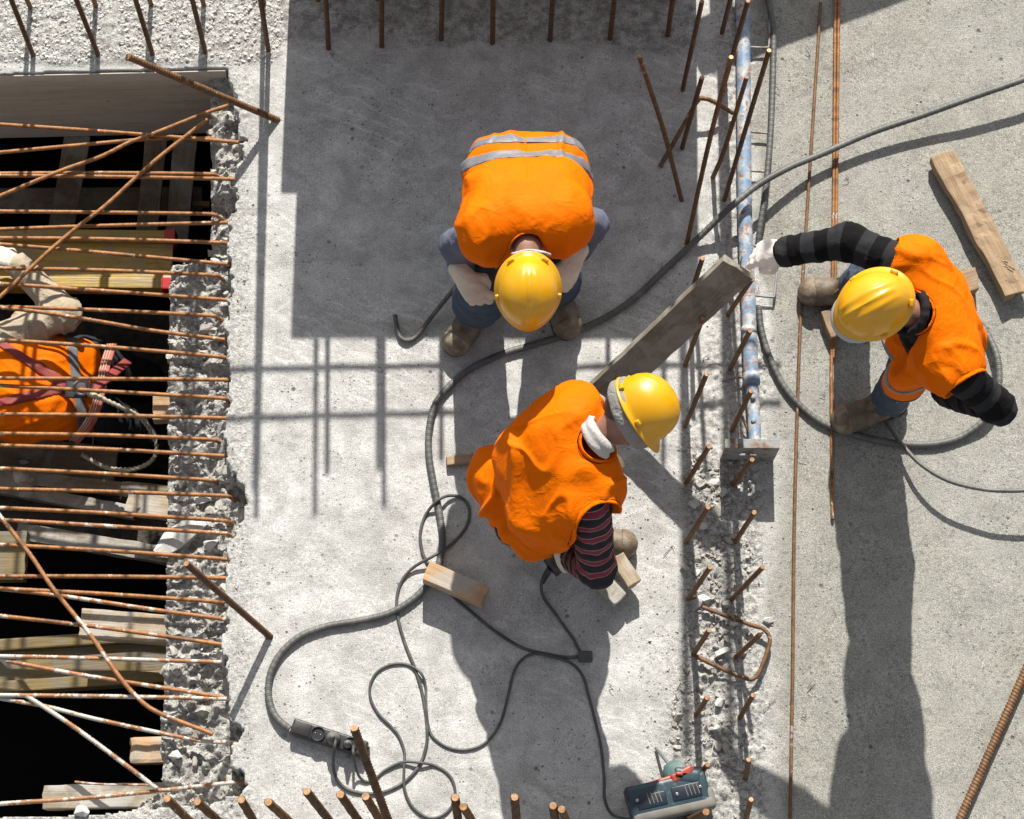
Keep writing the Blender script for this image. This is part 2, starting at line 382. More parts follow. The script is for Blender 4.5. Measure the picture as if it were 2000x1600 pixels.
def rust_mat(name, a, b2, pl=0.0, plc=(0.55, 0.52, 0.47), rb=0.45, dk=(0.10, 0.045, 0.02), met=0.15):
    a, b2, plc, dk = kc(a, .75), kc(b2, .7), kc(plc, .9), kc(dk)
    m, nt, b = newmat(name); g = N(nt); v = g.co('Object'); uv = g.co('UV')
    col = g.mix(g.mr(g.noise(v, 45, 5, 0.65), 0.38, 0.62), a, b2); col = g.mix(g.mr(g.noise(v, 13, 5), 0.55, 0.7, 0, 0.8), col, dk)
    if pl: 
        n_ = g.noise(v, 26, 4, 0.6); n2_ = g.noise(v, 5.0, 2)
        f = g.mr(g.m('ADD', n_, g.m('MULTIPLY', n2_, 0.8)), 1.14-pl*0.5, 1.19-pl*0.5); col = g.mix(f, col, plc)
    g.setin(b, 'Base Color', col); g.setin(b, 'Roughness', rb+0.2); g.setin(b, 'Metallic', met)
    g.lk(g.bump(g.noise(v, 260, 4), 0.4, 0.002), b.inputs['Normal']); return m
M_RUST = rust_mat('rusty_rebar', (0.42, 0.185, 0.055), (0.25, 0.10, 0.03), 0.12, (0.46, 0.37, 0.28))
M_RUSTP = rust_mat('plaster_splashed_rebar', (0.42, 0.18, 0.06), (0.30, 0.13, 0.05), 0.34, (0.46, 0.42, 0.36))
M_RUSTW = rust_mat('cement_coated_rebar', (0.40, 0.19, 0.08), (0.30, 0.14, 0.06), 0.50, (0.44, 0.41, 0.36))
M_RUSTD = rust_mat('dark_rust_rebar', (0.17, 0.078, 0.026), (0.09, 0.042, 0.018), 0.0, dk=(0.05, 0.026, 0.014))
M_RUSTS = rust_mat('starter_rebar', (0.24, 0.115, 0.040), (0.13, 0.062, 0.026), 0.12, (0.30, 0.26, 0.21))
M_RTIP = simple('cut_rebar_end', (0.66, 0.38, 0.19), 0.5, (0.36, 0.17, 0.07), 90, metal=0.3)
M_GBAR = rust_mat('cement_grey_bar', (0.15, 0.14, 0.125), (0.10, 0.088, 0.075), 0.1, (0.22, 0.21, 0.19), dk=(0.07, 0.05, 0.035))
M_WIRE = simple('tie_wire', (0.12, 0.10, 0.085), 0.6)
def wood_mat(name, a, b2, d, dust=None, gs=1.0, rough=0.75):
    a, b2, d, dust = kc(a, .7), kc(b2, .68), kc(d, .5), kc(dust, .8)
    m, nt, b = newmat(name); g = N(nt)
    oi = g.n('ShaderNodeObjectInfo'); ad = g.n('ShaderNodeVectorMath', operation='ADD'); g.lk(g.co('Object'), ad.inputs[0]); g.lk(g.m('MULTIPLY', oi.outputs['Random'], 23.0), ad.inputs[1])
    mp = g.n('ShaderNodeMapping'); g.lk(ad.outputs[0], mp.inputs[0]); mp.inputs['Scale'].default_value = (1.6, 26*gs, 26*gs)
    mp2 = g.n('ShaderNodeMapping'); g.lk(ad.outputs[0], mp2.inputs[0]); mp2.inputs['Scale'].default_value = (6, 150*gs, 150*gs)
    g1 = g.noise(mp.outputs[0], 1.5, 6, 0.65, 0.6); g2 = g.noise(mp2.outputs[0], 1.0, 4, 0.6)
    col = g.mix(g.mr(g1, 0.35, 0.66), a, b2); col = g.mix(g.mr(g2, 0.52, 0.75, 0, 0.65), col, d)
    pt = g.noise(ad.outputs[0], 9, 6, 0.65); col = g.mix(g.mr(pt, 0.56, 0.72, 0, 0.6), col, d)
    kn = g.vor(ad.outputs[0], 5.5); col = g.mix(g.mr(kn, 0.03, 0.06, 0.85, 0), col, d)
    if dust: col = g.mix(g.mr(g.noise(ad.outputs[0], 6, 7, 0.7, 0.5), 0.47, 0.58, 0, 0.85), col, dust)
    g.setin(b, 'Base Color', col); g.setin(b, 'Roughness', rough)
    g.lk(g.bump(g.m('ADD', g2, g.m('MULTIPLY', g1, 1.2)), 0.5, 0.004), b.inputs['Normal']); return m
M_WOOD = wood_mat('weathered_wood', (0.43, 0.295, 0.17), (0.33, 0.215, 0.115), (0.19, 0.125, 0.07))
M_WOODG = wood_mat('grey_dusty_wood', (0.36, 0.30, 0.22), (0.27, 0.215, 0.15), (0.15, 0.115, 0.08), dust=(0.42, 0.40, 0.36))
M_WOODN = wood_mat('sawn_pine', (0.60, 0.385, 0.205), (0.50, 0.30, 0.15), (0.33, 0.18, 0.085), dust=(0.40, 0.375, 0.33))
M_WOODW = wood_mat('pale_pine', (0.50, 0.39, 0.26), (0.40, 0.31, 0.20), (0.20, 0.15, 0.09), dust=(0.46, 0.42, 0.36))
M_WOODD = wood_mat('dark_board', (0.30, 0.22, 0.13), (0.21, 0.15, 0.085), (0.10, 0.07, 0.04), dust=(0.30, 0.27, 0.22))  # darker brown wood, used for posts and boards in the pit
M_PLY = wood_mat('formwork_plywood', (0.66, 0.60, 0.50), (0.56, 0.50, 0.41), (0.46, 0.40, 0.32), gs=0.6)
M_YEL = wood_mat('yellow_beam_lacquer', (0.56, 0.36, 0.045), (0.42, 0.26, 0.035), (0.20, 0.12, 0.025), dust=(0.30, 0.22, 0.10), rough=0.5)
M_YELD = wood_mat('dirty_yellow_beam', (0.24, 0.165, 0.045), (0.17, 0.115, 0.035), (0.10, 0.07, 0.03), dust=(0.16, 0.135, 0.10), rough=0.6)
M_REDP = simple('red_plastic', (0.62, 0.02, 0.025), 0.35)
M_DARK = simple('pit_shade_surface', (0.012, 0.011, 0.010), 0.95)  # near-black colour puts the deep shade of the pit into its surfaces
M_PITD = simple('dirt_and_shade_deck', (0.13, 0.105, 0.08), 0.95, (0.06, 0.05, 0.04), 25, 0.8, 60, bdist=0.01)  # brown dirt on the rubble deck; painted pit shade on the scaffold board
M_BLUE = simple('chipped_blue_paint', (0.30, 0.43, 0.58), 0.5, (0.20, 0.32, 0.48), 16, 0.25, 90, dirt=(0.62, 0.62, 0.60), dirts=20, dlo=0.44, dhi=0.56)
def addrust(m, amt=0.66):
    nt = m.node_tree; b = [n for n in nt.nodes if n.type == 'BSDF_PRINCIPLED'][0]; g = N(nt); l = b.inputs['Base Color'].links[0].from_socket
    f = g.mr(g.noise(g.co('Object'), 42, 6, 0.7), amt-0.06, amt); g.lk(g.mix(f, l, (0.25, 0.11, 0.05)), b.inputs['Base Color'])
addrust(M_BLUE, 0.60)
M_BLUER = simple('rusty_plate_paint', (0.30, 0.36, 0.40), 0.6, (0.40, 0.37, 0.32), 20, 0.3, 90, dirt=(0.26, 0.14, 0.08), dirts=22, dlo=0.48, dhi=0.6)
M_STEEL = simple('grey_steel', (0.34, 0.35, 0.36), 0.45, (0.24, 0.25, 0.26), 30, metal=0.5)
M_HOSE = simple('grey_conduit', (0.155, 0.155, 0.14), 0.55, (0.10, 0.10, 0.092), 8, 0.0, dirt=(0.25, 0.245, 0.225), dirts=9, dlo=0.5, dhi=0.75)
M_CABLE = simple('dark_rubber_cable', (0.10, 0.102, 0.095), 0.6, (0.065, 0.066, 0.062), 9, dirt=(0.2, 0.195, 0.18), dirts=11)
M_BLACK = simple('black_plastic', (0.022, 0.020, 0.022), 0.45, (0.05, 0.048, 0.048), 14, 0.1, 200, dirt=(0.11, 0.10, 0.095), dirts=22, dlo=0.6, dhi=0.8)
M_HOLE = simple('socket_cavity', (0.008, 0.008, 0.008), 0.7)
M_PLUG = simple('grey_rubber_plug', (0.22, 0.22, 0.20), 0.7, (0.15, 0.15, 0.14), 40)
# drill
M_TEAL = simple('teal_drill_casing', (0.028, 0.075, 0.095), 0.45, (0.018, 0.036, 0.055), 9, 0.1, 200, dirt=(0.30, 0.30, 0.28), dirts=26, dlo=0.60, dhi=0.75)
M_TEAL2 = simple('pale_teal_rubber', (0.12, 0.22, 0.20), 0.7, (0.08, 0.16, 0.155), 20, dirt=(0.34, 0.34, 0.32), dirts=30, dlo=0.52, dhi=0.7)
M_NAVY = simple('navy_drill_panel', (0.012, 0.020, 0.036), 0.4, dirt=(0.22, 0.22, 0.21), dirts=30, dlo=0.62, dhi=0.8)
M_DRED = simple('red_drill_band', (0.50, 0.055, 0.025), 0.45, (0.25, 0.03, 0.02), 20, dirt=(0.35, 0.30, 0.27), dirts=35, dlo=0.58, dhi=0.72)
M_GRUB = simple('grey_dusty_grip', (0.27, 0.25, 0.215), 0.75, (0.19, 0.178, 0.155), 18)
M_METAL = simple('bright_metal', (0.62, 0.62, 0.60), 0.3, metal=0.9)
# people
def cloth(name, a, b2=None, rough=0.85, bs=0.35, weave=900, folds=9, fb=0.5, sheen=0.0, spec=0.25, k=None):
    a, b2 = kc(a, k), kc(b2, k)
    m, nt, b = newmat(name); b.inputs['Specular IOR Level'].default_value = spec; g = N(nt); v = g.co('Object')
    col = (*a, 1)
    if b2: col = g.mix(g.mr(g.noise(v, 11, 5, 0.6), 0.35, 0.68), a, b2)
    g.setin(b, 'Base Color', col); g.setin(b, 'Roughness', rough); g.setin(b, 'Sheen Weight', sheen)
    def cr(s_): return g.mr(g.m('ABSOLUTE', g.m('SUBTRACT', g.noise(v, s_, 3, 0.5, 0.8), 0.5)), 0.0, 0.07, 1, 0)
    h = g.m('ADD', g.m('MULTIPLY', g.noise(v, folds, 4, 0.5, 1.2), 0.8), g.m('MULTIPLY', g.noise(v, weave, 2), 0.012))
    h = g.m('ADD', h, g.m('ADD', g.m('MULTIPLY', cr(folds*.55), .30), g.m('MULTIPLY', cr(folds*1.2), .12)))
    g.lk(g.bump(h, bs, 0.02*fb), b.inputs['Normal']); return m
M_ORA = cloth('orange_hi_vis_fabric', (0.63, 0.112, 0.0003), (0.66, 0.135, 0.0004), 0.65, 0.38, 1200, 11, 0.6, 0.0, 0.05, k=1.0)
M_REFL = simple('grey_reflective_tape', (0.27, 0.265, 0.28), 0.5, (0.21, 0.21, 0.22), 30, 0.2, 120)
M_TRIM = simple('orange_binding', (0.70, 0.145, 0.0004), 0.85, (0.62, 0.11, 0.0004), 60, k=1, spec=.05)
M_BLUSH = cloth('blue_grey_sweatshirt', (0.175, 0.19, 0.255), (0.14, 0.155, 0.215), 0.95, 0.5)
M_JEAN = cloth('dusty_denim', (0.055, 0.085, 0.15), (0.11, 0.14, 0.18), 0.9, 0.5)
M_BTROU = cloth('black_trousers', (0.022, 0.026, 0.034), (0.04, 0.045, 0.055), 0.9, 0.4)
M_TSH = cloth('black_t_shirt', (0.018, 0.013, 0.016), None, 0.9, 0.4)
M_KHAKI = cloth('beige_cotton_sleeve', (0.58, 0.48, 0.35), (0.50, 0.41, 0.29), 0.95, 0.7, folds=16)
M_GLOVE = cloth('cream_work_glove', (0.72, 0.65, 0.55), (0.56, 0.48, 0.38), 0.9, 0.4, folds=30, k=.85)
M_GLOVW = cloth('white_work_glove', (0.80, 0.73, 0.68), (0.72, 0.60, 0.50), 0.9, 0.3, folds=30, k=.85)
M_BOOT = simple('dusty_brown_leather', (0.125, 0.080, 0.045), 0.6, (0.20, 0.145, 0.09), 22, 0.5, 60, dirt=(0.34, 0.28, 0.20), dirts=9, dlo=0.5, dhi=0.72)
M_TOE = simple('scuffed_toe_leather', (0.30, 0.22, 0.135), 0.65, (0.15, 0.10, 0.06), 28, 0.5, 80, dirt=(0.44, 0.37, 0.27), dirts=18, dlo=0.5, dhi=0.65)
M_LACE = simple('boot_lace', (0.10, 0.08, 0.06), 0.9, (0.22, 0.18, 0.13), 90)
M_PEB = simple('pale_pebble', (0.62, 0.60, 0.56), 0.92, (0.42, 0.40, 0.365), 40, 0.6, 200, dirt=(0.72, 0.70, 0.66), dirts=18, bdist=0.004, k=.85)
M_SOLE = simple('rubber_sole', (0.045, 0.04, 0.036), 0.85, dirt=(0.30, 0.27, 0.23), dirts=20)
M_SKIN = simple('skin', (0.46, 0.235, 0.155), 0.55, (0.38, 0.17, 0.11), 25, 0.2, 200)
M_HAIR = simple('dark_short_hair', (0.035, 0.025, 0.02), 0.7, (0.09, 0.06, 0.045), 160, 0.8, 400)
M_EYE = simple('eye_white', (0.8, 0.8, 0.78), 0.2); M_IRIS = simple('dark_iris', (0.03, 0.02, 0.015), 0.2)
M_SCARF = cloth('grey_cloth_band', (0.42, 0.40, 0.37), (0.30, 0.29, 0.27), 0.95, 0.5, folds=35)
M_COLLAR = cloth('white_collar', (0.72, 0.68, 0.64), (0.6, 0.56, 0.53), 0.9, 0.4, folds=30)
M_HARN = simple('red_webbing', (0.36, 0.028, 0.028), 0.7, (0.30, 0.05, 0.04), 60, 0.3, 300)
M_HARNL = simple('faded_red_webbing', (0.58, 0.15, 0.09), 0.7, (0.5, 0.11, 0.07), 60)
M_WEBW = simple('white_stitching', (0.72, 0.62, 0.48), 0.8)
M_ROPE = simple('cream_rope', (0.62, 0.56, 0.42), 0.9, (0.5, 0.43, 0.3), 120, 0.6, 500)
def helmet_mat(name='yellow_helmet_plastic'):
    m, nt, b = newmat(name); g = N(nt); v = g.co('Object')
    col = g.mix(g.mr(g.noise(v, 7, 5), 0.4, 0.7), (0.60, 0.295, 0.0015), (0.54, 0.25, 0.002))
    col = g.mix(g.mr(g.noise(v, 30, 8, 0.78, 0.6), 0.57, 0.68, 0, 0.5), col, (0.42, 0.31, 0.12))
    st = g.noise(g.co('Object', scale=(3, 160, 60)), 1.0, 3); col = g.mix(g.mr(st, 0.70, 0.76, 0, 0.35), col, (0.33, 0.20, 0.03))
    g.setin(b, 'Base Color', col); g.setin(b, 'Roughness', g.mr(g.noise(v, 18, 5), 0.3, 0.7, 0.24, 0.42))
    g.setin(b, 'Subsurface Weight', 0.0); g.lk(g.bump(g.noise(v, 60, 3), 0.06, 0.002), b.inputs['Normal']); return m
M_HELM = helmet_mat()
def stripe_mat(name, stops, period, base_rough=0.95):
    """stripes along the sleeve: colour from the float attribute 'along' (metres)"""
    m, nt, b = newmat(name); g = N(nt); v = g.co('Object')
    wob = g.m('MULTIPLY', g.m('SUBTRACT', g.noise(v, 14, 3), 0.5), 0.012)
    t = g.m('FRACT', g.m('DIVIDE', g.m('ADD', g.attr('along'), wob), period))
    x = g.n('ShaderNodeValToRGB'); g.lk(t, x.inputs[0]); x.color_ramp.interpolation = 'CONSTANT'
    e = x.color_ramp.elements; e[0].position = 0; e[0].color = (*stops[0][1], 1); e[1].position = stops[1][0]; e[1].color = (*stops[1][1], 1)
    for p_, c_ in stops[2:]: q = e.new(p_); q.color = (*c_, 1)
    g.lk(x.outputs[0], b.inputs['Base Color']); g.setin(b, 'Roughness', base_rough); b.inputs['Specular IOR Level'].default_value = .15
    h = g.m('ADD', g.noise(v, 12, 4, 0.5, 1.5), g.m('MULTIPLY', g.noise(v, 700, 2), 0.02)); g.lk(g.bump(h, 0.6, 0.014), b.inputs['Normal']); return m
DK = (0.026, 0.024, 0.028); PU = (0.19, 0.036, 0.056); CR = (0.34, 0.26, 0.20)
M_STR2 = stripe_mat('maroon_striped_jersey', [(0, DK), (0.46, CR), (0.495, PU), (0.82, CR), (0.855, DK)], 0.066)
M_STR3 = stripe_mat('grey_striped_jumper', [(0, (0.0045, 0.004, 0.0045)), (0.5, (0.020, 0.020, 0.022))], 0.088)
# ================================================================= setting
def inpoly(x, y, poly_):
    poly_ = np.asarray(poly_, float); ins = np.zeros(x.shape, bool); n = len(poly_); j = n-1
    for i in range(n):
        xi, yi = poly_[i]; xj, yj = poly_[j]
        c = ((yi > y) != (yj > y)) & (x < (xj-xi)*(y-yi)/(yj-yi+1e-12)+xi); ins ^= c; j = i
    return ins
EDGE = [(-300, 153), (0, 145), (443, 133), (445, 140), (447, 160), (457, 178), (470, 232), (455, 262), (480, 285), (455, 330), (464, 380), (450, 430), (448, 470), (443, 505),
        (452, 545), (443, 600), (440, 640), (443, 690), (456, 745), (441, 765), (440, 850), (442, 900), (462, 930), (470, 955), (482, 1005), (452, 1030), (442, 1065), (440, 1200),
        (438, 1300), (446, 1380), (472, 1428), (464, 1448), (448, 1462), (455, 1500), (480, 1528), (468, 1546), (440, 1560), (400, 1572), (330, 1576), (262, 1579), (200, 1588), (60, 1593), (-300, 1594)]
PIT = [(-300, 156), (0, 148), (404, 137), (404, 488), (322, 492), (319, 850), (316, 1100), (313, 1250), (310, 1330), (304, 1420), (308, 1536), (262, 1560), (262, 1580), (200, 1589), (60, 1594), (-300, 1596)]
def sstep(x, a, b): t = np.clip((x-a)/(b-a), 0, 1); return t*t*(3-2*t)
def ground_grid():
    st = 0.0065
    xs = np.arange(-2.35, 2.30, st); ys = np.arange(-1.72, 1.95, st)
    X, Y = np.meshgrid(xs, ys, indexing='ij'); w = np.stack([X, Y, 0*X], -1)
    px, py = PX(w)
    jx = 9*vn(w, 24, 1)+6*vn(w, 60, 2); jy = 9*vn(w, 24, 3)+6*vn(w, 60, 4)
    fj = np.where(py < 158, 0.10, 1)
    hole = inpoly(px+jx*fj, py+jy*fj, EDGE)
    # perspective: the pit edge lies at ledge depth; same pixels are taken at z=-0.10
    pit = inpoly(px, py, PIT)
    led = hole & ~pit
    Z = 0.0016*fbm(w, 6, 5, 3)+0.0006*vn(w, 60, 9)
    # masks
    rpeb = sstep(138+18*vn(w, 5, 21)-py, 0, 26)*sstep(572-px+26*vn(w, 6, 22), 0, 50)
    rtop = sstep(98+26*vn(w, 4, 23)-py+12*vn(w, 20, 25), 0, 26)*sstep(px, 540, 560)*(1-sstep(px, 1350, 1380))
    xl = 1392-52*sstep(py, 560, 900)+26*vn(w, 4, 47)+12*vn(w, 13, 48); xr = 1464+30*sstep(py, 400, 700)+26*vn(w, 5, 24)+12*vn(w, 15, 49)
    rcol = sstep(px, xl-20, xl+25)*(1-sstep(px, xr-14, xr+18))
    rubz = sstep(py, 850, 950)*sstep(px+30*vn(w, 7, 26), 1318, 1350)*(1-sstep(px+25*vn(w, 7, 27), 1450, 1490))
    spill = sstep(py, 1180, 1300)*sstep(px, 1230, 1330)*(1-sstep(px, 1470, 1520))*0.5
    edge_r = sstep(px, 430, 452)*(1-sstep(px+16*vn(w, 12, 28), 470, 515))*sstep(py, 120, 140)*0.6
    botr = sstep(py+20*vn(w, 6, 29), 1540, 1575)*(1-sstep(px, 480, 540))
    rough = np.clip(rpeb+0.25*rtop+0.55*rcol+0.9*rubz+spill+edge_r+botr, 0, 1); rough[led] = 1
    xe = 1468+34*sstep(py, 380, 700)+16*vn(w, 5, 30)+9*vn(w, 17, 45); right = sstep(px, xe-9-14*sstep(py, 500, 900), xe+12+22*sstep(py, 500, 900)*(1+vn(w, 3, 46)))
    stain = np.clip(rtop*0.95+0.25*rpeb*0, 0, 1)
    Z += rcol*(0.006*vn(w, 30, 31)+0.006*vn(w, 75, 32))+rubz*(0.010*np.abs(fbm(w, 16, 33, 3))+0.004*vn(w, 70, 34))
    Z += botr*(0.008*vn(w, 30, 35)+0.006*vn(w, 70, 36))+edge_r*(0.004*vn(w, 50, 37)-0.002)+rtop*0.002*vn(w, 40, 38)
    # ledge of broken concrete
    r1 = 1-np.abs(fbm(w, 9, 41, 3)); r2 = 1-np.abs(vn(w*[1, 1, 1], 34, 42)); r3 = vn(w, 75, 43)
    Zl = -0.135+0.042*(r1-0.5)+0.020*r2*r2+0.010*r3
    cellx = np.floor(w[..., 0]*18+2.5*vn(w, 6, 91)); celly = np.floor(w[..., 1]*14+2.5*vn(w, 6, 92)); Zl += 0.012*np.sin(cellx*12.9+celly*78.2)+0.05*sstep(px, 395, 440)*(0.5+0.5*vn(w, 18, 44))
    Zl = np.where(px < 404, Zl+0.0, Zl); Z = np.where(led, Zl, Z)
    # pebble field
    P0 = np.argwhere(rpeb > 0.5); nb = 5200; sel = P0[rng.randint(0, len(P0), nb)]
    B = np.zeros_like(Z)
    for (i, j) in sel:
        r = rng.choice([1.2, 1.6, 2.1, 2.8], p=[.4, .3, .2, .1])*1.1; k = int(r)+1
        i0, i1, j0, j1 = max(i-k, 0), min(i+k+1, len(xs)), max(j-k, 0), min(j+k+1, len(ys))
        ii, jj = np.meshgrid(np.arange(i0, i1)-i+rng.rand()-.5, np.arange(j0, j1)-j+rng.rand()-.5, indexing='ij')
        hh = np.sqrt(np.clip(r*r-ii**2-jj**2*(0.7+0.6*rng.rand()), 0, None))*st*0.85
        B[i0:i1, j0:j1] = np.maximum(B[i0:i1, j0:j1], hh)
    Z += 0.7*B*rpeb-0.003*rpeb
    V = np.stack([X, Y, Z], -1)
    # faces
    n0, n1 = len(xs), len(ys); idx = np.arange(n0*n1).reshape(n0, n1)
    keepv = ~pit
    q = np.stack([idx[:-1, :-1], idx[1:, :-1], idx[1:, 1:], idx[:-1, 1:]], -1).reshape(-1, 4)
    kf = keepv.reshape(-1)[q].all(1); q = q[kf]
    # skirt along the pit
    e = np.concatenate([q[:, [0, 1]], q[:, [1, 2]], q[:, [2, 3]], q[:, [3, 0]]])
    key = np.sort(e, 1); ku = key[:, 0].astype(np.int64)*n0*n1+key[:, 1]; _, ix, ct = np.unique(ku, return_index=True, return_counts=True)
    be = e[ix[ct == 1]]; bw = V.reshape(-1, 3)[be[:, 0]]
    inside = (bw[:, 0] > xs[0]+.01) & (bw[:, 0] < xs[-1]-.01) & (bw[:, 1] > ys[0]+.01) & (bw[:, 1] < ys[-1]-.01); be = be[inside]
    Vf = V.reshape(-1, 3); ub, inv = np.unique(be, return_inverse=True); inv = inv.reshape(be.shape)
    low = Vf[ub].copy(); low[:, 2] = np.minimum(low[:, 2]-0.16, -0.30); sk = np.stack([be[:, 1], be[:, 0], inv[:, 0]+len(Vf), inv[:, 1]+len(Vf)], 1)
    allV = np.vstack([Vf, low]); allq = np.vstack([q, sk])
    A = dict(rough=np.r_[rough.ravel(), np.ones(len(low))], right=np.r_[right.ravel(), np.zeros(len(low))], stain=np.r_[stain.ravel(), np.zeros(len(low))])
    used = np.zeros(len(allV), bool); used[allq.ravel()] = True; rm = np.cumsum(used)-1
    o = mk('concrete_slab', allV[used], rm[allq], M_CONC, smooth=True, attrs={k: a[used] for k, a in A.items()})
    tag(o, kind='structure')
    return xs, ys, Z, led, rubz, rcol
gx, gy, gZ, gled, grub, grcol = ground_grid()
def gz(x, y):
    i = int(np.clip((x-gx[0])/(gx[1]-gx[0]), 0, len(gx)-1)); j = int(np.clip((y-gy[0])/(gy[1]-gy[0]), 0, len(gy)-1)); return gZ[i, j]
# the floor goes on all round, and the storey below
x0, x1, y0, y1 = gx[0], gx[-1], gy[0], gy[-1]
pyT, pyB = P(0, 128)[1], P(0, 1595)[1]
V, f_ = [], []
for (a, b_, c, d) in ((-25, 25, y1, 25), (-25, 25, -25, y0), (x1, 25, y0, y1), (-25, x0, y0, pyB), (-25, x0, pyT, y1), (-25, -4.2, pyB, pyT)):
    k = len(V); V += [(a, c, -0.002), (b_, c, -0.002), (b_, d, -0.002), (a, d, -0.002)]; f_.append((k, k+1, k+2, k+3))
o = mk('floor_slab', V, f_, M_CONC, smooth=False, attrs=dict(rough=np.zeros(len(V)), right=np.ones(len(V)), stain=np.zeros(len(V)))); tag(o, kind='structure')
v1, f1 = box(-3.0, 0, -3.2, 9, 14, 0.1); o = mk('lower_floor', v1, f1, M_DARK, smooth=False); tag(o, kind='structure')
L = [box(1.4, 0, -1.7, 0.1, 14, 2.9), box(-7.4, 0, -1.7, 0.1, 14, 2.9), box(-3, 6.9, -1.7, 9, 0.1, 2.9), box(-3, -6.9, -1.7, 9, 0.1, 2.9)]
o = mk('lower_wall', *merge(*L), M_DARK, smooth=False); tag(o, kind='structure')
# slab underside / pit sides (timber edge form), kept outside the rubble skirt
pr = P(322, 800)[0]
def vquad(name, a, b_, z0, z1, th, mat, lab=None, cat=None, parent=None):
    a = np.asarray(a, float); b_ = np.asarray(b_, float); L_ = np.linalg.norm(b_-a); c = (a+b_)/2; ang = math.atan2(b_[1]-a[1], b_[0]-a[0])
    R = np.array([[math.cos(ang), -math.sin(ang), 0], [math.sin(ang), math.cos(ang), 0], [0, 0, 1]])
    v, f = rbox((0, 0, 0), (L_, th, z1-z0), 0.004)
    o = mk(name, v, f, mat, None, smooth=False); o.matrix_world = Matrix.Translation((c[0], c[1], (z0+z1)/2)) @ Matrix(R.tolist()).to_4x4(); return tag(o, lab, cat)

# chunks -------------------------------------------------------------
def hull(n=11, sx=1, sy=1, sz=0.7):
    bm = bmesh.new()
    for _ in range(n):
        v = unit(rng.randn(3))*(0.35+0.15*rng.rand()); bm.verts.new((v[0]*sx, v[1]*sy, v[2]*sz))
    r = bmesh.ops.convex_hull(bm, input=list(bm.verts)); 
    for g in [x for x in r['geom_interior'] if isinstance(x, bmesh.types.BMVert)]: 
        if g.is_valid: bm.verts.remove(g)
    bm.verts.index_update(); V = np.array([v.co[:] for v in bm.verts]); f = [tuple(v.index for v in q.verts) for q in bm.faces]; bm.free(); return V, f
HULLS = [hull(rng.randint(9, 14), 1+0.5*rng.rand(), 0.8+0.4*rng.rand(), 0.5+0.4*rng.rand()) for _ in range(24)]
def scatter(name, pts, sizes, mat, kind='stuff', label=None):
    out = []
    for p, s in zip(pts, sizes):
        v, f = HULLS[rng.randint(len(HULLS))]; q = unit(rng.randn(4)); R = Matrix(((1, 0, 0), (0, 1, 0), (0, 0, 1)))
        from mathutils import Quaternion
        R = np.array(Quaternion(q).to_matrix()); out.append(((v@R.T)*s+p, f))
    V, f = merge(*out); o = mk(name, V, f, mat, smooth=False); tag(o, label, None, None, kind); return o
def sample(mask, n):
    ii = np.argwhere(mask); s = ii[rng.randint(0, len(ii), n)]; x = gx[s[:, 0]]+rng.rand(n)*.006; y = gy[s[:, 1]]+rng.rand(n)*.006
    return np.stack([x, y, gZ[s[:, 0], s[:, 1]]], 1)
pts = sample(gled, 5600); sz = 0.004+0.018*rng.rand(len(pts))**3; big_ = rng.rand(len(pts)) < .022; sz[big_] = 0.03+0.045*rng.rand(big_.sum())**1.6; pts[:, 2] -= sz*0.10
o = scatter('ledge_rubble', pts, sz, M_RUB, label='grey broken concrete rubble covering the ledge along the pit')
W3_ = np.stack(np.meshgrid(gx, gy, indexing='ij')+[np.zeros((len(gx), len(gy)))], -1); cl_ = vn(W3_, 7, 71)+.6*vn(W3_, 19, 72)
pts = sample((grub > 0.25) & (cl_ > -.15+.8*(1-grub)), 1500); sz = 0.005+0.026*rng.rand(len(pts))**3; big_ = rng.rand(len(pts)) < .03; sz[big_] = .03+.035*rng.rand(big_.sum())**1.5; pts[:, 2] += sz*0.08
scatter('strip_rubble', pts, sz, M_RUB, label='pale concrete crumbs heaped between the two starter bar rows')
ppx, ppy = PX(np.stack(np.meshgrid(gx, gy, indexing='ij')+[np.zeros((len(gx), len(gy)))], -1))
dens = np.exp(-((ppx-1390)/110)**2)*(ppy > 500)+0.9*np.exp(-((ppx-1300)/70)**2)*(ppy > 980)+0.9*np.exp(-((ppx-470)/20)**2)*(ppy > 250)+0.8*(ppy > 1560)*(ppx < 500)+0.012+0.02*(ppx > 1500)
pts = sample((rng.rand(*dens.shape) < dens) & ~gled & (ppy > 120) & ~inpoly(ppx, ppy, EDGE), 2600); sz = 0.003+0.011*rng.rand(len(pts))**3.5; pts[:, 2] += sz*0.1
scatter('loose_grit', pts, sz, M_RUB, label='small concrete crumbs scattered over the slab')
HULLS_R = [hull(26, 1, .9, .75) for _ in range(10)]; H0 = HULLS; HULLS = HULLS_R
pebm = (ppy+12*vn(W3_, 8, 73) < 122) & (ppx+20*vn(W3_, 6, 74) < 548) & (vn(W3_, 6, 88) > -.45)
pts = sample(pebm, 6500); sz = 0.006+0.019*rng.rand(len(pts))**2; pts[:, 2] -= sz*.1; scatter('pebble_face', pts, sz, M_PEB, label='pale pebbly rough concrete surface along the top left'); HULLS = H0
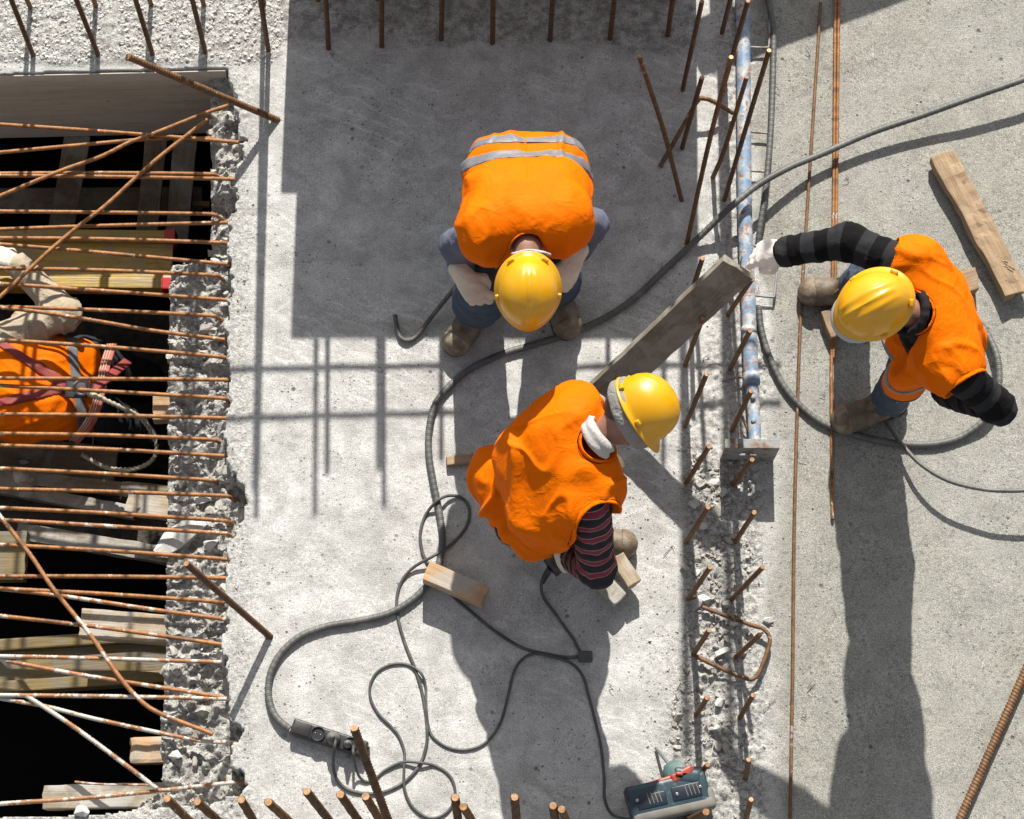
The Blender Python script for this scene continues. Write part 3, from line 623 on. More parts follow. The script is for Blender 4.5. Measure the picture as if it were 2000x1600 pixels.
# single larger lumps
CH = [((357, 1052), 0.16, 'big pale slab of broken concrete lying aslant on the ledge', (2.2, .75, .6), 35), ((1368, 1030), 0.055, 'rounded grey lump in the plank shadow between the bar rows', None, 0),
      ((1395, 945), 0.05, 'blocky lump beside the plate shadow, in the crumbled strip', None, 20), ((1412, 962), 0.045, 'small stone touching the dark post shadow beside the plate shadow', None, 70), ((1355, 985), 0.055, 'flat grey lump at the foot of the starter bar below the helmet row', None, 10),
      ((1375, 1172), 0.06, 'oval pale stone in the middle of the strip above the bent stirrup', None, -10), ((1360, 1120), 0.045, 'grey stone left of the strip centre', None, 40), ((1410, 1275), 0.06, 'white stone enclosed by the bent stirrup', None, 30),
      ((1432, 1218), 0.045, 'white pebble on the top run of the bent stirrup', None, 0), ((1395, 1425), 0.055, 'white triangular lump above the drill', None, 15), ((1402, 1375), 0.05, 'flat grey flake below the bent stirrup', None, 60), ((1323, 1460), 0.03, 'small white stone beside the drill bit', None, 0),
      ((412, 885), 0.06, 'leaning grey flake at the right edge of the ledge, near two long bars', (1, .7, .8), 70), ((395, 980), 0.08, 'grey block on the ledge above the big pale slab', None, 20), ((355, 975), 0.04, 'bright stone on the ledge beside the timber block end', None, 0),
      ((415, 1065), 0.07, 'grey block at the ledge edge right of the big pale slab', None, 20), ((345, 1475), 0.06, 'grey block on the lower end of the ledge', None, 20), ((162, 1584), 0.075, 'grey lump on the slab edge beside the lowest timber', None, 20), ((420, 515), 0.06, 'grey wedge on the upper ledge corner', None, 0), ((1500, 1212), 0.04, 'single round stone on the slab right of the bent stirrup', None, 0), ((1455, 1232), 0.03, 'pebble beside the top of the bent stirrup', None, 0)]
for (p, s, lab, sc_, a) in CH:
    w = P(*p); z = gz(w[0], w[1]); w = P(p[0], p[1], z)
    v, f = hull(14, *(sc_ or (1+.3*rng.rand(), .8, .65))); v = v*s; ca, sa = math.cos(math.radians(a)), math.sin(math.radians(a)); v = v@np.array([[ca, -sa, 0], [sa, ca, 0], [0, 0, 1]]).T
    zz = z-v[:, 2].min()*0.75
    o = mk('concrete_chunk', v, f, M_CHUNK, loc=None, smooth=False); o.location = (w[0], w[1], zz); tag(o, lab, 'stone', 'loose lumps of broken concrete')

# ================================================================= timber in and round the pit
def beam(name, p0, p1, w, t, mat, lab, cat, group=None, up=(0, 0, 1), bev=0.004, wob=0.0, cutx=14):
    """box from p0 to p1 (centre line of its TOP face), width w, thickness t, local X along it"""
    p0 = np.asarray(p0, float); p1 = np.asarray(p1, float); x = unit(p1-p0); z = np.asarray(up, float); z = unit(z-z@x*x); y = np.cross(z, x); L_ = np.linalg.norm(p1-p0)
    bm = bmesh.new(); bmesh.ops.create_cube(bm, size=1)
    for v in bm.verts: v.co = Vector((v.co.x*L_, v.co.y*w, v.co.z*t))
    bmesh.ops.bevel(bm, geom=list(bm.edges), offset=bev, segments=2, affect='EDGES', profile=0.6)
    if wob:
        k = max(2, int(L_/0.02))
        for i in range(1, k):
            bmesh.ops.bisect_plane(bm, geom=list(bm.verts)+list(bm.edges)+list(bm.faces), plane_co=(-L_/2+L_*i/k, 0, 0), plane_no=(1, 0, 0))
        for i in (-0.3, -0.1, .1, .3):
            bmesh.ops.bisect_plane(bm, geom=list(bm.verts)+list(bm.edges)+list(bm.faces), plane_co=(0, w*i, 0), plane_no=(0, 1, 0))
        co = np.array([v.co[:] for v in bm.verts]); sd = rng.randint(900)
        d = np.stack([vn(co, 22, sd), vn(co, 16, sd+1), vn(co, 25, sd+2)], 1)*wob
        endf = np.clip(1-(L_/2-np.abs(co[:, 0]))/0.03, 0, 1); d[:, 0] += endf*wob*2.2*vn(co*[0, 1, 1], 45, sd+3)
        for v, dd in zip(bm.verts, d): v.co += Vector(dd)
    me = bpy.data.meshes.new(name); bm.to_mesh(me); bm.free(); me.materials.append(mat)
    o = bpy.data.objects.new(name, me); COL.objects.link(o)
    c = (p0+p1)/2-z*t/2; R = np.stack([x, y, z], 1); o.matrix_world = Matrix.Translation(Vector(c)) @ Matrix(R.tolist()).to_4x4()
    return tag(o, lab, cat, group)
zt = -0.006
a, b_ = P(-230, 150, 0)+[0, 0, zt], P(440, 134, 0)+[0, 0, zt]
o = beam('edge_form_board', a+[0, -0.006, 0], b_+[0, -0.006, 0], 0.005, 0.60, M_PLY, 'wide scratched plywood board closing the far side of the pit', 'formwork', bev=0.002)
# posts under the board and boards further down
beam('timber_post', P(152, 262, -0.62), P(118, 450, -0.98), 0.105, 0.05, M_WOODD, 'leftmost leaning timber post below the plywood board', 'timber post', 'timber posts in the pit', up=(0, -.8, .6), wob=.003)
beam('timber_post', P(306, 262, -0.62), P(286, 455, -0.98), 0.09, 0.05, M_WOODD, 'middle timber post below the plywood board', 'timber post', 'timber posts in the pit', up=(0, -.8, .6), wob=.003)
beam('timber_post', P(362, 268, -0.60), P(345, 470, -0.96), 0.095, 0.05, M_WOODG, 'grey split timber post nearest the ledge corner', 'timber post', 'timber posts in the pit', up=(0, -.8, .6), wob=.003)
beam('cross_board', P(-150, 392, -1.05), P(395, 388, -1.05), 0.10, 0.03, M_WOODD, 'dark horizontal board behind the leaning posts', 'board', up=(0, -.5, .85))
beam('cross_board', P(330, 395, -0.9), P(410, 397, -0.9), 0.022, 0.03, M_YEL, 'short yellow board end under the upper ledge', 'board')
def hbeam(name, p0, p1, mat, lab, flip=1, webz=0.09, W_=0.30, caps=True, ft=0.028):
    """timber I-beam lying on its side: two flanges and a recessed web"""
    p0 = np.asarray(p0, float); p1 = np.asarray(p1, float); x = unit(p1-p0); z = np.array([0, 0, 1.0]); z = unit(z-z@x*x); y = np.cross(z, x); L_ = np.linalg.norm(p1-p0)
    R = np.stack([x, y, z], 1); c = (p0+p1)/2
    Mx = Matrix.Translation(Vector(c)) @ Matrix(R.tolist()).to_4x4()
    e = empty(name, None, lab, 'beam', rot=Mx)
    fl = 0.045
    def pt(nm, v, f, m): o = mk(nm, v, f, m, None, smooth=False); o.parent = e; return o
    pt('flange', *rbox((0, W_/2-fl/2, -0.045), (L_, fl, 0.09), 0.006), mat); pt('flange', *rbox((0, -W_/2+fl/2, -0.045), (L_, fl, 0.09), 0.006), mat)
    pt('web', *rbox((0, 0, -0.045), (L_-0.002, W_-2*fl-0.002, ft), 0.002), mat)
    if caps:
        pt('end_cap', *rbox((L_/2-0.012, W_/2-fl/2, -0.045), (0.045, fl+0.008, 0.098), 0.005), M_REDP); pt('end_cap', *rbox((L_/2-0.012, -W_/2+fl/2, -0.045), (0.045, fl+0.008, 0.098), 0.005), M_REDP)
    return e
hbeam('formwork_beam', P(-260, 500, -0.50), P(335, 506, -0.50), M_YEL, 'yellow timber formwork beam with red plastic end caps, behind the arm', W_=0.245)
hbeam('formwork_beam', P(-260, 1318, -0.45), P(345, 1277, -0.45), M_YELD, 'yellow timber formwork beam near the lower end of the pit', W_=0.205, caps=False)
beam('deck_board', P(-200, 868, -0.78), P(225, 913, -0.78), 0.17, 0.03, M_WOODD, 'wide dark board below the crouching pit worker', 'board', wob=.002)
beam('deck_board', P(-200, 908, -0.70), P(330, 962, -0.70), 0.055, 0.05, M_WOODD, 'long dark board just above the rubble deck', 'board', wob=.003)
beam('deck_board', P(-60, 940, -0.70), P(262, 1000, -0.70), 0.05, 0.05, M_WOODG, 'grey board slanting to the short block with the white stone', 'board', wob=.003)
beam('deck_board', P(30, 1036, -0.66), P(335, 1085, -0.66), 0.065, 0.05, M_WOODG, 'grey worn board along the lower edge of the rubble deck', 'board', wob=.003)
# dirty deck between the boards
v, f = [], []; A_ = np.array([P(-200, 925, -.80), P(330, 960, -.80), P(330, 1085, -.80), P(-200, 1050, -.80)])
nn = 60; u, w_ = np.meshgrid(np.linspace(0, 1, nn), np.linspace(0, 1, 24), indexing='ij'); G = (A_[0]*(1-u[..., None])+A_[1]*u[..., None])*(1-w_[..., None])+(A_[3]*(1-u[..., None])+A_[2]*u[..., None])*w_[..., None]
G[..., 2] += 0.012*fbm(G, 14, 77, 3); idx = np.arange(nn*24).reshape(nn, 24); q = np.stack([idx[:-1, :-1], idx[:-1, 1:], idx[1:, 1:], idx[1:, :-1]], -1).reshape(-1, 4)
Gt = G.reshape(-1, 3); Gb = Gt-[0, 0, .05]; o = mk('rubble_deck', np.vstack([Gt, Gb]), np.vstack([q, q[:, ::-1]+len(Gt)]), M_PITD); tag(o, 'brown dirt and crumbs covering the deck between the boards in the pit', 'deck')
beam('timber_block', P(247, 975, -0.42), P(345, 990, -0.42), 0.095, 0.07, M_WOODW, 'short pale timber block carrying a white stone, beside the ledge', 'timber block', 'timber ends poking out from under the ledge', wob=.003)
w = P(273, 998, -0.40); v, f = hull(12, 1.5, .7, .6); o = mk('white_stone', v*0.05, f, M_CHUNK, smooth=False); o.location = w+[0, 0, .012]; tag(o, 'white stone flake lying on the short timber block in the pit', 'stone')
w = P(45, 905, -0.76); v, f = hull(12, 1.5, .7, .6); o = mk('white_stone', v*0.045, f, M_CHUNK, smooth=False); o.location = w+[0, 0, .005]; tag(o, 'white stone flake lying on the wide dark board left', 'stone')
beam('timber_block', P(156, 1215, -0.22), P(345, 1230, -0.22), 0.105, 0.08, M_WOODW, 'pale sunlit timber block jutting under the bars, above the lower yellow beam', 'timber block', 'timber ends poking out from under the ledge', wob=.002)
beam('timber_block', P(-90, 1085, -0.5), P(50, 1085, -0.5), 0.19, 0.06, M_YELD, 'worn yellowish board end with a drilled hole, at the left edge', 'timber block', wob=.002)
v, f = cyl(P(22, 1090, -0.5)+[0, 0, -.03], P(22, 1090, -.5)+[0, 0, .0008], 0.0095); 
beam('timber_block', P(252, 1465, -0.30), P(335, 1465, -0.30), 0.10, 0.08, M_WOODN, 'short log-like timber end with split rounded nose', 'timber block', 'timber ends poking out from under the ledge', bev=.018, wob=.004)
beam('timber_block', P(298, 795, -0.35), P(345, 795, -0.35), 0.10, 0.07, M_WOODN, 'small timber end peeking out beside the ledge above the rope', 'timber block', 'timber ends poking out from under the ledge', wob=.002)
beam('timber_block', P(84, 1557, -0.2), P(330, 1552, -0.2), 0.085, 0.07, M_WOODG, 'dusty plaster-streaked timber at the bottom of the pit', 'timber block', 'timber ends poking out from under the ledge', wob=.003)

# ================================================================= reinforcing bars
def rebar_mesh(path, r, step=0.004, n=8, pitch=0.0105, amp=0.17):
    pp = poly(path, step) if step else np.asarray(path)
    if r > .0115: pitch, amp = .0125, .2
    fn = lambda s, a: r*amp*(np.clip(np.cos(2*np.pi*s/pitch+a), -0.2, 1)-0.2)
    return tube(pp, r, n, fn)
def rebar(name, path, r, mat, lab, group=None, step=0.004, tip=False, cat='rebar'):
    path = np.asarray(path, float); base = path[0]
    V, f, uv = rebar_mesh(path, r, step)
    o = mk(name, V-base, f, mat, None, uv=uv); o.location = Vector(base); tag(o, lab, cat, group)
    if tip:
        d = unit(path[-1]-path[-2]); v2, f2 = cyl(np.array([0, 0, 0.]), d*0.0014, r*0.93, n=8); t = mk('cut_end', v2+path[-1]-base+d*0.0004, f2, M_RTIP, None, smooth=False); t.parent = o
    return o
ORD = ['first', 'second', 'third', 'fourth', 'fifth', 'sixth', 'seventh', 'eighth', 'ninth', 'tenth', 'eleventh', 'twelfth', 'thirteenth', 'fourteenth', 'fifteenth', 'sixteenth', 'seventeenth', 'eighteenth', 'nineteenth', 'twentieth',
       'twenty-first', 'twenty-second', 'twenty-third', 'twenty-fourth', 'twenty-fifth', 'twenty-sixth', 'twenty-seventh', 'twenty-eighth', 'twenty-ninth', 'thirtieth']
PB = [  # points, material, label
 ([(0, 243), (190, 256), (452, 277)], 'R', 'rusty bar just under the plywood board, sagging to the right'),
 ([(0, 298), (150, 284), (290, 272), (400, 270)], 'R', 'rusty bar below the topmost one, rising towards it'),
 ([(0, 339), (200, 338), (400, 340)], 'R', 'upper bar of the close pair crossing the leaning posts'),
 ([(0, 343), (200, 345), (450, 350)], 'R', 'lower bar of the close pair crossing the leaning posts'),
 ([(0, 413), (200, 415), (400, 418)], 'R', 'orange bar crossing in front of the dark horizontal board'),
 ([(0, 448), (200, 441), (444, 435)], 'R', 'bar along the top edge of the upper yellow beam'),
 ([(0, 465), (200, 467), (425, 474)], 'R', 'bar over the upper yellow beam passing its red cap'),
 ([(0, 477), (180, 492), (440, 516)], 'R', 'bar sloping over the upper yellow beam to the ledge corner'),
 ([(0, 524), (200, 528), (405, 537)], 'R', 'bar over the lower half of the upper yellow beam'),
 ([(0, 554), (200, 568), (441, 586)], 'R', 'bar crossing the beige sleeve near the glove'),
 ([(0, 599), (200, 606), (400, 616)], 'R', 'bar across the middle of the beige sleeve'),
 ([(0, 600), (90, 611), (200, 629), (300, 646), (440, 664)], 'R', 'bar fanning downwards from the sleeve elbow'),
 ([(0, 664), (200, 677), (420, 696)], 'R', 'bar over the shoulder of the pit worker vest'),
 ([(0, 739), (200, 740), (430, 742)], 'R', 'bar just above the harness ring'),
 ([(0, 753), (200, 764), (420, 777)], 'R', 'bar crossing the harness ring'),
 ([(0, 809), (200, 811), (438, 817)], 'R', 'bar across the lower vest of the pit worker'),
 ([(0, 847), (200, 850), (400, 858)], 'R', 'bar at the hem of the pit worker vest'),
 ([(0, 870), (200, 877), (441, 891)], 'R', 'bar just below the hem of the pit worker vest'),
 ([(0, 915), (200, 925), (395, 937)], 'R', 'bar over the dark board below the rope'),
 ([(0, 955), (200, 960), (425, 968)], 'R', 'bar above the rubble deck and the stone-bearing block'),
 ([(0, 992), (200, 1002), (423, 1016)], 'R', 'bar over the middle of the rubble deck'),
 ([(0, 1015), (200, 1027), (423, 1041)], 'P', 'pale dusty bar over the lower rubble deck'),
 ([(0, 1064), (200, 1075), (425, 1091)], 'R', 'bar touching the big pale slab of broken concrete'),
 ([(0, 1126), (200, 1126), (425, 1129)], 'R', 'level bar below the grey worn board'),
 ([(25, 1151), (200, 1160), (405, 1174)], 'R', 'thin brown bar starting left of the first steep bar'),
 ([(0, 1150), (120, 1164), (300, 1191), (420, 1207)], 'P', 'part-plastered bar sloping over the sunlit timber block'),
 ([(0, 1203), (200, 1226), (419, 1257)], 'R', 'bar across the lower edge of the sunlit timber block'),
 ([(0, 1282), (110, 1284), (220, 1287), (416, 1293)], 'W', 'white-crusted bar over the lower yellow beam'),
 ([(0, 1288), (100, 1308), (200, 1325), (309, 1342), (420, 1360)], 'P', 'sagging bar half white over the lower yellow beam'),
 ([(0, 1358), (200, 1360), (430, 1365)], 'W', 'speckled white bar just below the lower yellow beam'),
 ([(0, 1364), (90, 1380), (180, 1403), (300, 1429), (391, 1447), (443, 1450)], 'W', 'curved cement-coated bar running to the split slab edge'),
 ([(0, 1570), (200, 1556), (442, 1530)], 'W', 'lowest bar, coated grey, over the bottom timber'),
]
MM = dict(R=M_RUST, P=M_RUSTP, W=M_RUSTW)
for pts_, mt, lab in PB:
    q = np.array(pts_, float); q = np.vstack([[2*q[0]-q[1]], q]) ; q[0] = q[1]+(q[1]-q[2])/np.linalg.norm(q[1]-q[2])*170
    w = np.array([P(x, y, -0.052+0.012*math.sin(i*1.3+len(lab))) for i, (x, y) in enumerate(q)])
    w = np.vstack([w, w[-1]+unit(w[-1]-w[-2])*0.035+[0, 0, -.012], w[-1]+unit(w[-1]-w[-2])*0.075+[0, 0, -.085 if q[-1][0] < 432 else -.02]])
    rebar('rebar', spline(w, 0.03), 0.0078, MM[mt], lab, 'parallel reinforcing bars across the pit')
for pts_, mt, lab, z in [([(-60, 408), (0, 383), (118, 334), (197, 306), (253, 278), (298, 262), (399, 222), (446, 206)], 'R', 'slanting bar rising from the left edge to the plywood board corner', -.03),
                      ([(-50, 622), (0, 580), (93, 493), (157, 439), (208, 400), (298, 318), (405, 233)], 'R', 'long slanting bar crossing ten others from lower left to the board corner', -.03),
                      ([(-40, 955), (0, 1008), (60, 1085), (104, 1150), (174, 1237), (231, 1319), (270, 1364), (309, 1392), (416, 1434)], 'P', 'steep bar bending over the sunlit timber block down to the ledge', -.035),
                      ([(50, 1358), (140, 1417), (240, 1490), (307, 1541)], 'W', 'white-coated bar running steeply to the bottom corner of the pit', -.035),
                      ([(146, 1527), (200, 1532), (295, 1533)], 'W', 'thin straw-coloured rod above the bottom timber', -.10)]:
    w = np.array([P(x, y, z) for x, y in pts_]); rebar('rebar', spline(w, 0.03), 0.0082 if 'thin' not in lab else .004, MM[mt], lab, 'slanting reinforcing bars over the pit')
# ---- tall starter bars along the far wall line (bases in frame, tops out of it)
K_ = 0.96/8.3
def vbar(bx_, by_, tx, h=1.75, ty=0.0, dz=0.0):
    a = P(bx_, by_); h0 = (1-(VP[1]-by_)/(VP[1]-ty))/0.11 if by_ > ty else 0.2
    # height at which a vertical from the base is seen at row ty
    lo_, hi_ = 0.0, 4.0
    for _ in range(40):
        m_ = (lo_+hi_)/2; y_ = PX([a[0], a[1], m_])[1]
        if y_ > ty: lo_ = m_
        else: hi_ = m_
    t = P(tx, ty, lo_); t = t-(0, 0, 0); d = (t-a); d = d/d[2]
    d[:2] *= .35
    return a+[0, 0, -0.03], a+d*h
def shadow_src(px, py, Y):
    """point on the vertical plane y=Y whose shadow falls at (px,py) on the floor"""
    s = P(px, py); k = (s[1]-Y)/SH[1]; return np.array([s[0]-SH[0]*k, Y, k/COT])
TIPS = {524: (500, 1010), 516: (497, 960), 641: (639, 925), 622: (615, 1005), 745: (750, 990), 738: (739, 918), 861: (862, 900), 1191: (1186, 905), 1304: (1294, 985)}   # where the shadow of each bar ends
row1 = [(65, 110, 33, 1.72), (192, 108, 146, 1.76), (298, 107, 268, 1.70), (401, 103, 380, 1.74), (524, 99, 492, 1.74), (641, 95, 618, 1.56), (745, 91, 748, 1.72), (861, 78, 858, 1.52), (962, 85, 962, 1.12), (1074, 79, 1079, 1.12), (1191, 76, 1201, 1.68), (1304, 70, 1317, 1.72)]
for i, (bx_, by_, tx, h) in enumerate(row1):
    a, t = vbar(bx_, by_, tx, h)
    if bx_ in TIPS: t = shadow_src(*TIPS[bx_], a[1])
    rebar('starter_bar', [a, t], 0.0095, M_RUSTD, 'tall rusty starter bar, %s from the left in the front row along the top edge' % ORD[i], 'front row of tall starter bars', step=0.006)
row2 = [(63, 24, 56, 1.72), (190, 20, 182, 1.7), (298, 18, 292, 1.66), (400, 18, 398, 1.7), (516, 14, 512, 1.62), (622, 8, 617, 1.86), (738, 6, 736, 1.72)]
for i, (bx_, by_, tx, h) in enumerate(row2):
    a = P(bx_, by_, -.03); t = a+[0.012*math.sin(i*2.1), 0, h]
    if bx_ in TIPS: t = shadow_src(*TIPS[bx_], a[1])
    rebar('starter_bar', [a, t], 0.0095, M_RUSTS, 'starter bar base, %s from the left in the rear row at the top edge' % ORD[i], 'rear row of tall starter bars', step=0.006)
yr = P(600, 92)[1]+0.014
for (l, r_, lab) in (((430, 722), (905, 714), 'lower horizontal bar tied across the left starter bars, beyond the top edge'), ((430, 818), (905, 806), 'upper horizontal bar tied across the left starter bars, beyond the top edge'), ((1085, 718), (1525, 712), 'lower horizontal bar tied across the right starter bars, beyond the top edge'), ((1085, 800), (1525, 788), 'upper horizontal bar tied across the right starter bars, beyond the top edge')):
    a = shadow_src(*l, yr); b_ = shadow_src(*r_, yr)
    rebar('tie_bar', [a, b_], 0.009, M_RUSTD, lab, 'horizontal tie bars', step=0.01)
# formwork panel behind the starter bars, casting the big shadow
Yp = P(900, -45)[1]
a = shadow_src(567, 672, Yp); b_ = shadow_src(1366, 646, Yp); c = shadow_src(561, 388, Yp)
e = empty('formwork_panel', (a[0], Yp, 0), 'plywood formwork panel standing behind the starter bars', 'formwork panel')
mk('plywood_sheet', *rbox((((a[0]+b_[0])/2), Yp, (a[2]+b_[2])/4+0.0), (b_[0]-a[0], 0.021, (a[2]+b_[2])/2), 0.002), M_PLY, e, smooth=False)
mk('plywood_sheet', *rbox((((a[0]+c[0])/2), Yp+0.03, c[2]/2), (0.05+a[0]-c[0], 0.021, c[2]), 0.002), M_PLY, e, smooth=False)
for k in range(4): mk('stiffener', *rbox((a[0]+0.15+k*0.4, Yp+0.075, 0.5), (0.06, 0.08, 0.95), 0.004), M_WOOD, e, smooth=False)
# two scaffold posts at the same line: their shadows are the long dark bands
def post(px0, px1, py1, lab):
    s = P(px1, py1); Y = Yp+0.09; k = (s[1]-Y)/SH[1]; x = s[0]-SH[0]*k
    V_, f_2, _ = tube(np.array([[x, Y, 0], [x, Y, k/COT]]), 0.0125+0.004, 14); o = mk('steel_post', V_-[x, Y, 0], f_2, M_STEEL); o.location = (x, Y, 0); tag(o, lab, 'post', 'steel posts behind the wall line')
post(0, 1341, 1482, 'steel post behind the formwork panel, left one of the pair'); post(0, 1428, 1520, 'steel post right of the formwork panel')
# raised timber whose shadow crosses the top right corner
a, b_ = P(1380, -330, 0.60), P(2060, -560, 0.75)
beam('trestle_beam', P(1395, -150, .72)+[0, .66, 0], P(2000, -330, .72)+[0, .75, 0], 0.16, 0.07, M_WOOD, 'timber beam resting on two short posts beyond the top edge', 'timber beam')
for q_, nm in ((P(1450, -165, .65)+[0, .67, 0], 'left'), (P(1960, -318, .65)+[0, .74, 0], 'right')):
    beam('trestle_post', [q_[0], q_[1], 0], [q_[0], q_[1], .645], 0.09, 0.09, M_WOOD, 'short %s post carrying the timber beam beyond the top edge' % nm, 'timber post', up=(0, -1, 0))
# ---- short starter bars in two rows (base, top, height)
A_ = [((1333, 177), (1371, 3), .62), ((1332, 290), (1371, 152), .60), ((1349, 577), (1372, 505), .40), ((1338, 714), (1372, 622), .50), ((1337, 834), (1380, 731), .56), ((1340, 943), (1385, 872), .48),
      ((1339, 1060), (1383, 991), .46), ((1343, 1171), (1387, 1108), .42), ((1354, 1278), (1385, 1231), .36), ((1359, 1398), (1381, 1363), .30), ((1372, 1505), (1382, 1494), .16)]
B_ = [((1410, 64), (1428, -6), .42), ((1416, 160), (1461, 2), .66), ((1414, 393), (1502, 99), .95), ((1421, 614), (1469, 545), .48), ((1425, 721), (1465, 646), .5), ((1429, 841), (1467, 764), .5), ((1431, 946), (1469, 898), .38),
      ((1435, 1060), (1473, 1001), .44), ((1425, 1174), (1490, 1108), .42), ((1435, 1285), (1484, 1240), .38), ((1444, 1404), (1471, 1358), .38), ((1457, 1524), (1462, 1484), .26), ((1448, 1635), (1467, 1562), .46)]
for row, nm in ((A_, 'left'), (B_, 'right')):
    for i, (a, b_, h) in enumerate(row):
        w = P(*a); t_ = P(b_[0], b_[1], h); rebar('starter_bar', [w+[0, 0, -.02], t_], 0.0088, M_RUSTS if i > 2 else M_RUSTD, 'short upright starter bar, %s from the top in the %s row beside the blue prop' % (ORD[i], nm), 'short starter bars in two rows', tip=True)
for a, mid_, b_, h, lab in [((1333, 393), (1296, 255), (1249, 111), .75, 'long bar leaning left over the panel shadow, tip pointing to the top'),
                      ((1341, 479), (1385, 278), (1428, 112), 1.0, 'longest leaning bar with a dusty middle, left of the blue prop'),
                      ((1392, 346), (1415, 292), (1458, 152), .5, 'kinked bar leaning across the blue prop'),
                      ((1289, 326), (1338, 240), (1364, 194), .12, 'dark bent bar end lying under the leaning bars')]:
    w = P(*a)+[0, 0, -.015]; m_ = P(mid_[0], mid_[1], h*0.5); t_ = P(b_[0], b_[1], h); pth = [w, m_, t_]
    if 'bent bar end' in lab: pth = [P(1289, 326, .012), P(1338, 240, .05), P(1364, 194, .09), P(1380, 193, .09), P(1400, 202, .07), P(1431, 221, .03)]
    rebar('leaning_bar', spline(pth, .03), 0.0088, M_RUSTS, lab, None, tip=True)
# ---- row of thick bars standing close to the lens along the bottom edge
for i, (a, b_, h) in enumerate([((326, 1560), (392, 1625), 1.1), ((385, 1566), (447, 1622), 1.1), ((471, 1562), (508, 1625), 1.1), ((524, 1567), (585, 1622), 1.1), ((599, 1546), (655, 1618), 1.2), ((665, 1552), (712, 1620), 1.2), ((714, 1556), (752, 1618), 1.2), ((692, 1423), (772, 1640), 1.5),
                                ((889, 1558), (896, 1612), 1.1), ((905, 1576), (930, 1616), 1.1), ((1005, 1557), (1010, 1612), 1.1), ((1080, 1574), (1086, 1612), 1.0), ((1097, 1581), (1110, 1612), 1.0), ((1379, 1586), (1340, 1606), .5)]):
    t_ = P(*a, h); d = P(b_[0], b_[1], max(h-0.42, .02)) - t_; 
    # continue to the floor
    g_ = t_+d*((h+.0)/max(0.42, 1e-6)) if h > .6 else P(*b_, 0)
    lab = 'thick starter bar standing in front, %s from the left along the bottom edge' % ORD[i]
    if i == 7: lab = 'tallest thick starter bar, in front of the power strip'
    rebar('starter_bar', [g_, t_], 0.0125, M_RUSTD if i % 3 else M_RUSTS, lab, 'thick starter bars along the bottom edge', tip=True)
# ---- two big bars leaning with long shadows, and other loose bars
rebar('leaning_bar', [P(545, 236, -.01), P(250, 111, .62)], 0.0125, M_RUSTS, 'thick ribbed bar leaning over the plywood board from the slab', None, step=.003, tip=True)
rebar('leaning_bar', [P(530, 1246, -.01), P(364, 1101, .58)], 0.0115, M_RUSTD, 'thick brown bar leaning over the ledge, left of the cable loop', None, step=.003, tip=True)
rebar('long_bar', spline([P(1603, 5, .012), P(1576, 420, .012), P(1563, 640, .012), P(1552, 1000, .012), P(1548, 1330, .012), P(1542, 1660, .012)], .05), 0.0062, M_RUSTS, 'long thin bar lying on the slab from the top edge to the bottom edge', None)
rebar('long_bar', spline([P(1639, -60, .012), P(1636, 200, .012), P(1632, 520, .012), P(1628, 700, .012)], .05), 0.0062, M_RUST, 'right bar of the pair lying behind the right worker helmet', None)
rebar('long_bar', spline([P(1632, -60, .012), P(1628, 400, .012), P(1624, 720, .012), P(1626, 1015, .012)], .05), 0.0062, M_RUST, 'left bar of the pair, running under the right worker boots', None)
rebar('long_bar', [P(2030, 1250, .02), P(1862, 1630, .02)], 0.0155, M_RUSTS, 'thick coarse-ribbed bar lying in the bottom right corner', None, step=.003)
rebar('hooked_bar', spline([P(771, 614, .03), P(776, 643, .012), P(783, 660, .012), P(797, 665, .012), P(815, 655, .012), P(850, 610, .04), P(892, 558, .12)], .006), 0.0085, M_GBAR, 'hooked grey bar lying left of the stooping worker boots', None)
rebar('bent_stirrup', spline([P(1372, 1186, .02), P(1410, 1200, .03), P(1470, 1222, .035), P(1490, 1228, .035), P(1503, 1245, .035), P(1500, 1268, .035), P(1483, 1313, .035), P(1473, 1325, .035), P(1460, 1326, .035), P(1430, 1315, .03), P(1390, 1297, .03), P(1355, 1280, .03)], .006), 0.0078, M_RUSTS, 'bent rusty stirrup lying open among the crumbs near the bottom', None)
# ---- tie wire twists
def wirelet(px, py, s, lab, n=0):
    w = P(px, py); pts_ = [w+np.array([s*math.cos(t*1.9+px)*(.4+.5*rng.rand()), s*math.sin(t*1.7+py)*(.4+.5*rng.rand()), 0.004+0.012*rng.rand()]) for t in range(n+3)]
    V_, f_2, _ = tube(spline(pts_, .004), 0.0011, 5); o = mk('tie_wire', V_-w, f_2, M_WIRE); o.location = Vector(w); tag(o, lab, 'wire', 'offcuts of thin tie wire')
for px_, py_, s_, lab in [(1575, 98, .03, 'wire scrap on the slab near the top edge, left of the thin long bar'), (1518, 178, .02, 'wire curl right of the blue prop'), (1650, 350, .025, 'wire curl beside the pair of long bars'), (1378, 702, .03, 'wire ring on the rough strip above the helmet'),
                          (1565, 890, .03, 'wire arc right of the square plate'), (1606, 770, .025, 'squiggle of wire between the long bars'), (1480, 1100, .04, 'wire tangle at the tip of the ninth bar of the right row'), (1310, 1080, .035, 'wire tangle in the plank shadow'), (1505, 1375, .035, 'wire tangle right of the strip'),
                          (1585, 1335, .03, 'wire hook on the slab right of the thin long bar'), (1572, 1400, .02, 'second wire hook right of the thin long bar'), (1195, 1345, .02, 'small wire ring below the hammer cable'), (1318, 1365, .02, 'wire curl left of the strip near the bottom'), (1462, 505, .03, 'wire twist at the raised end of the plank'), (1905, 620, .035, 'wire whisker crossing the looped conduit')]:
    wirelet(px_, py_, s_, lab)
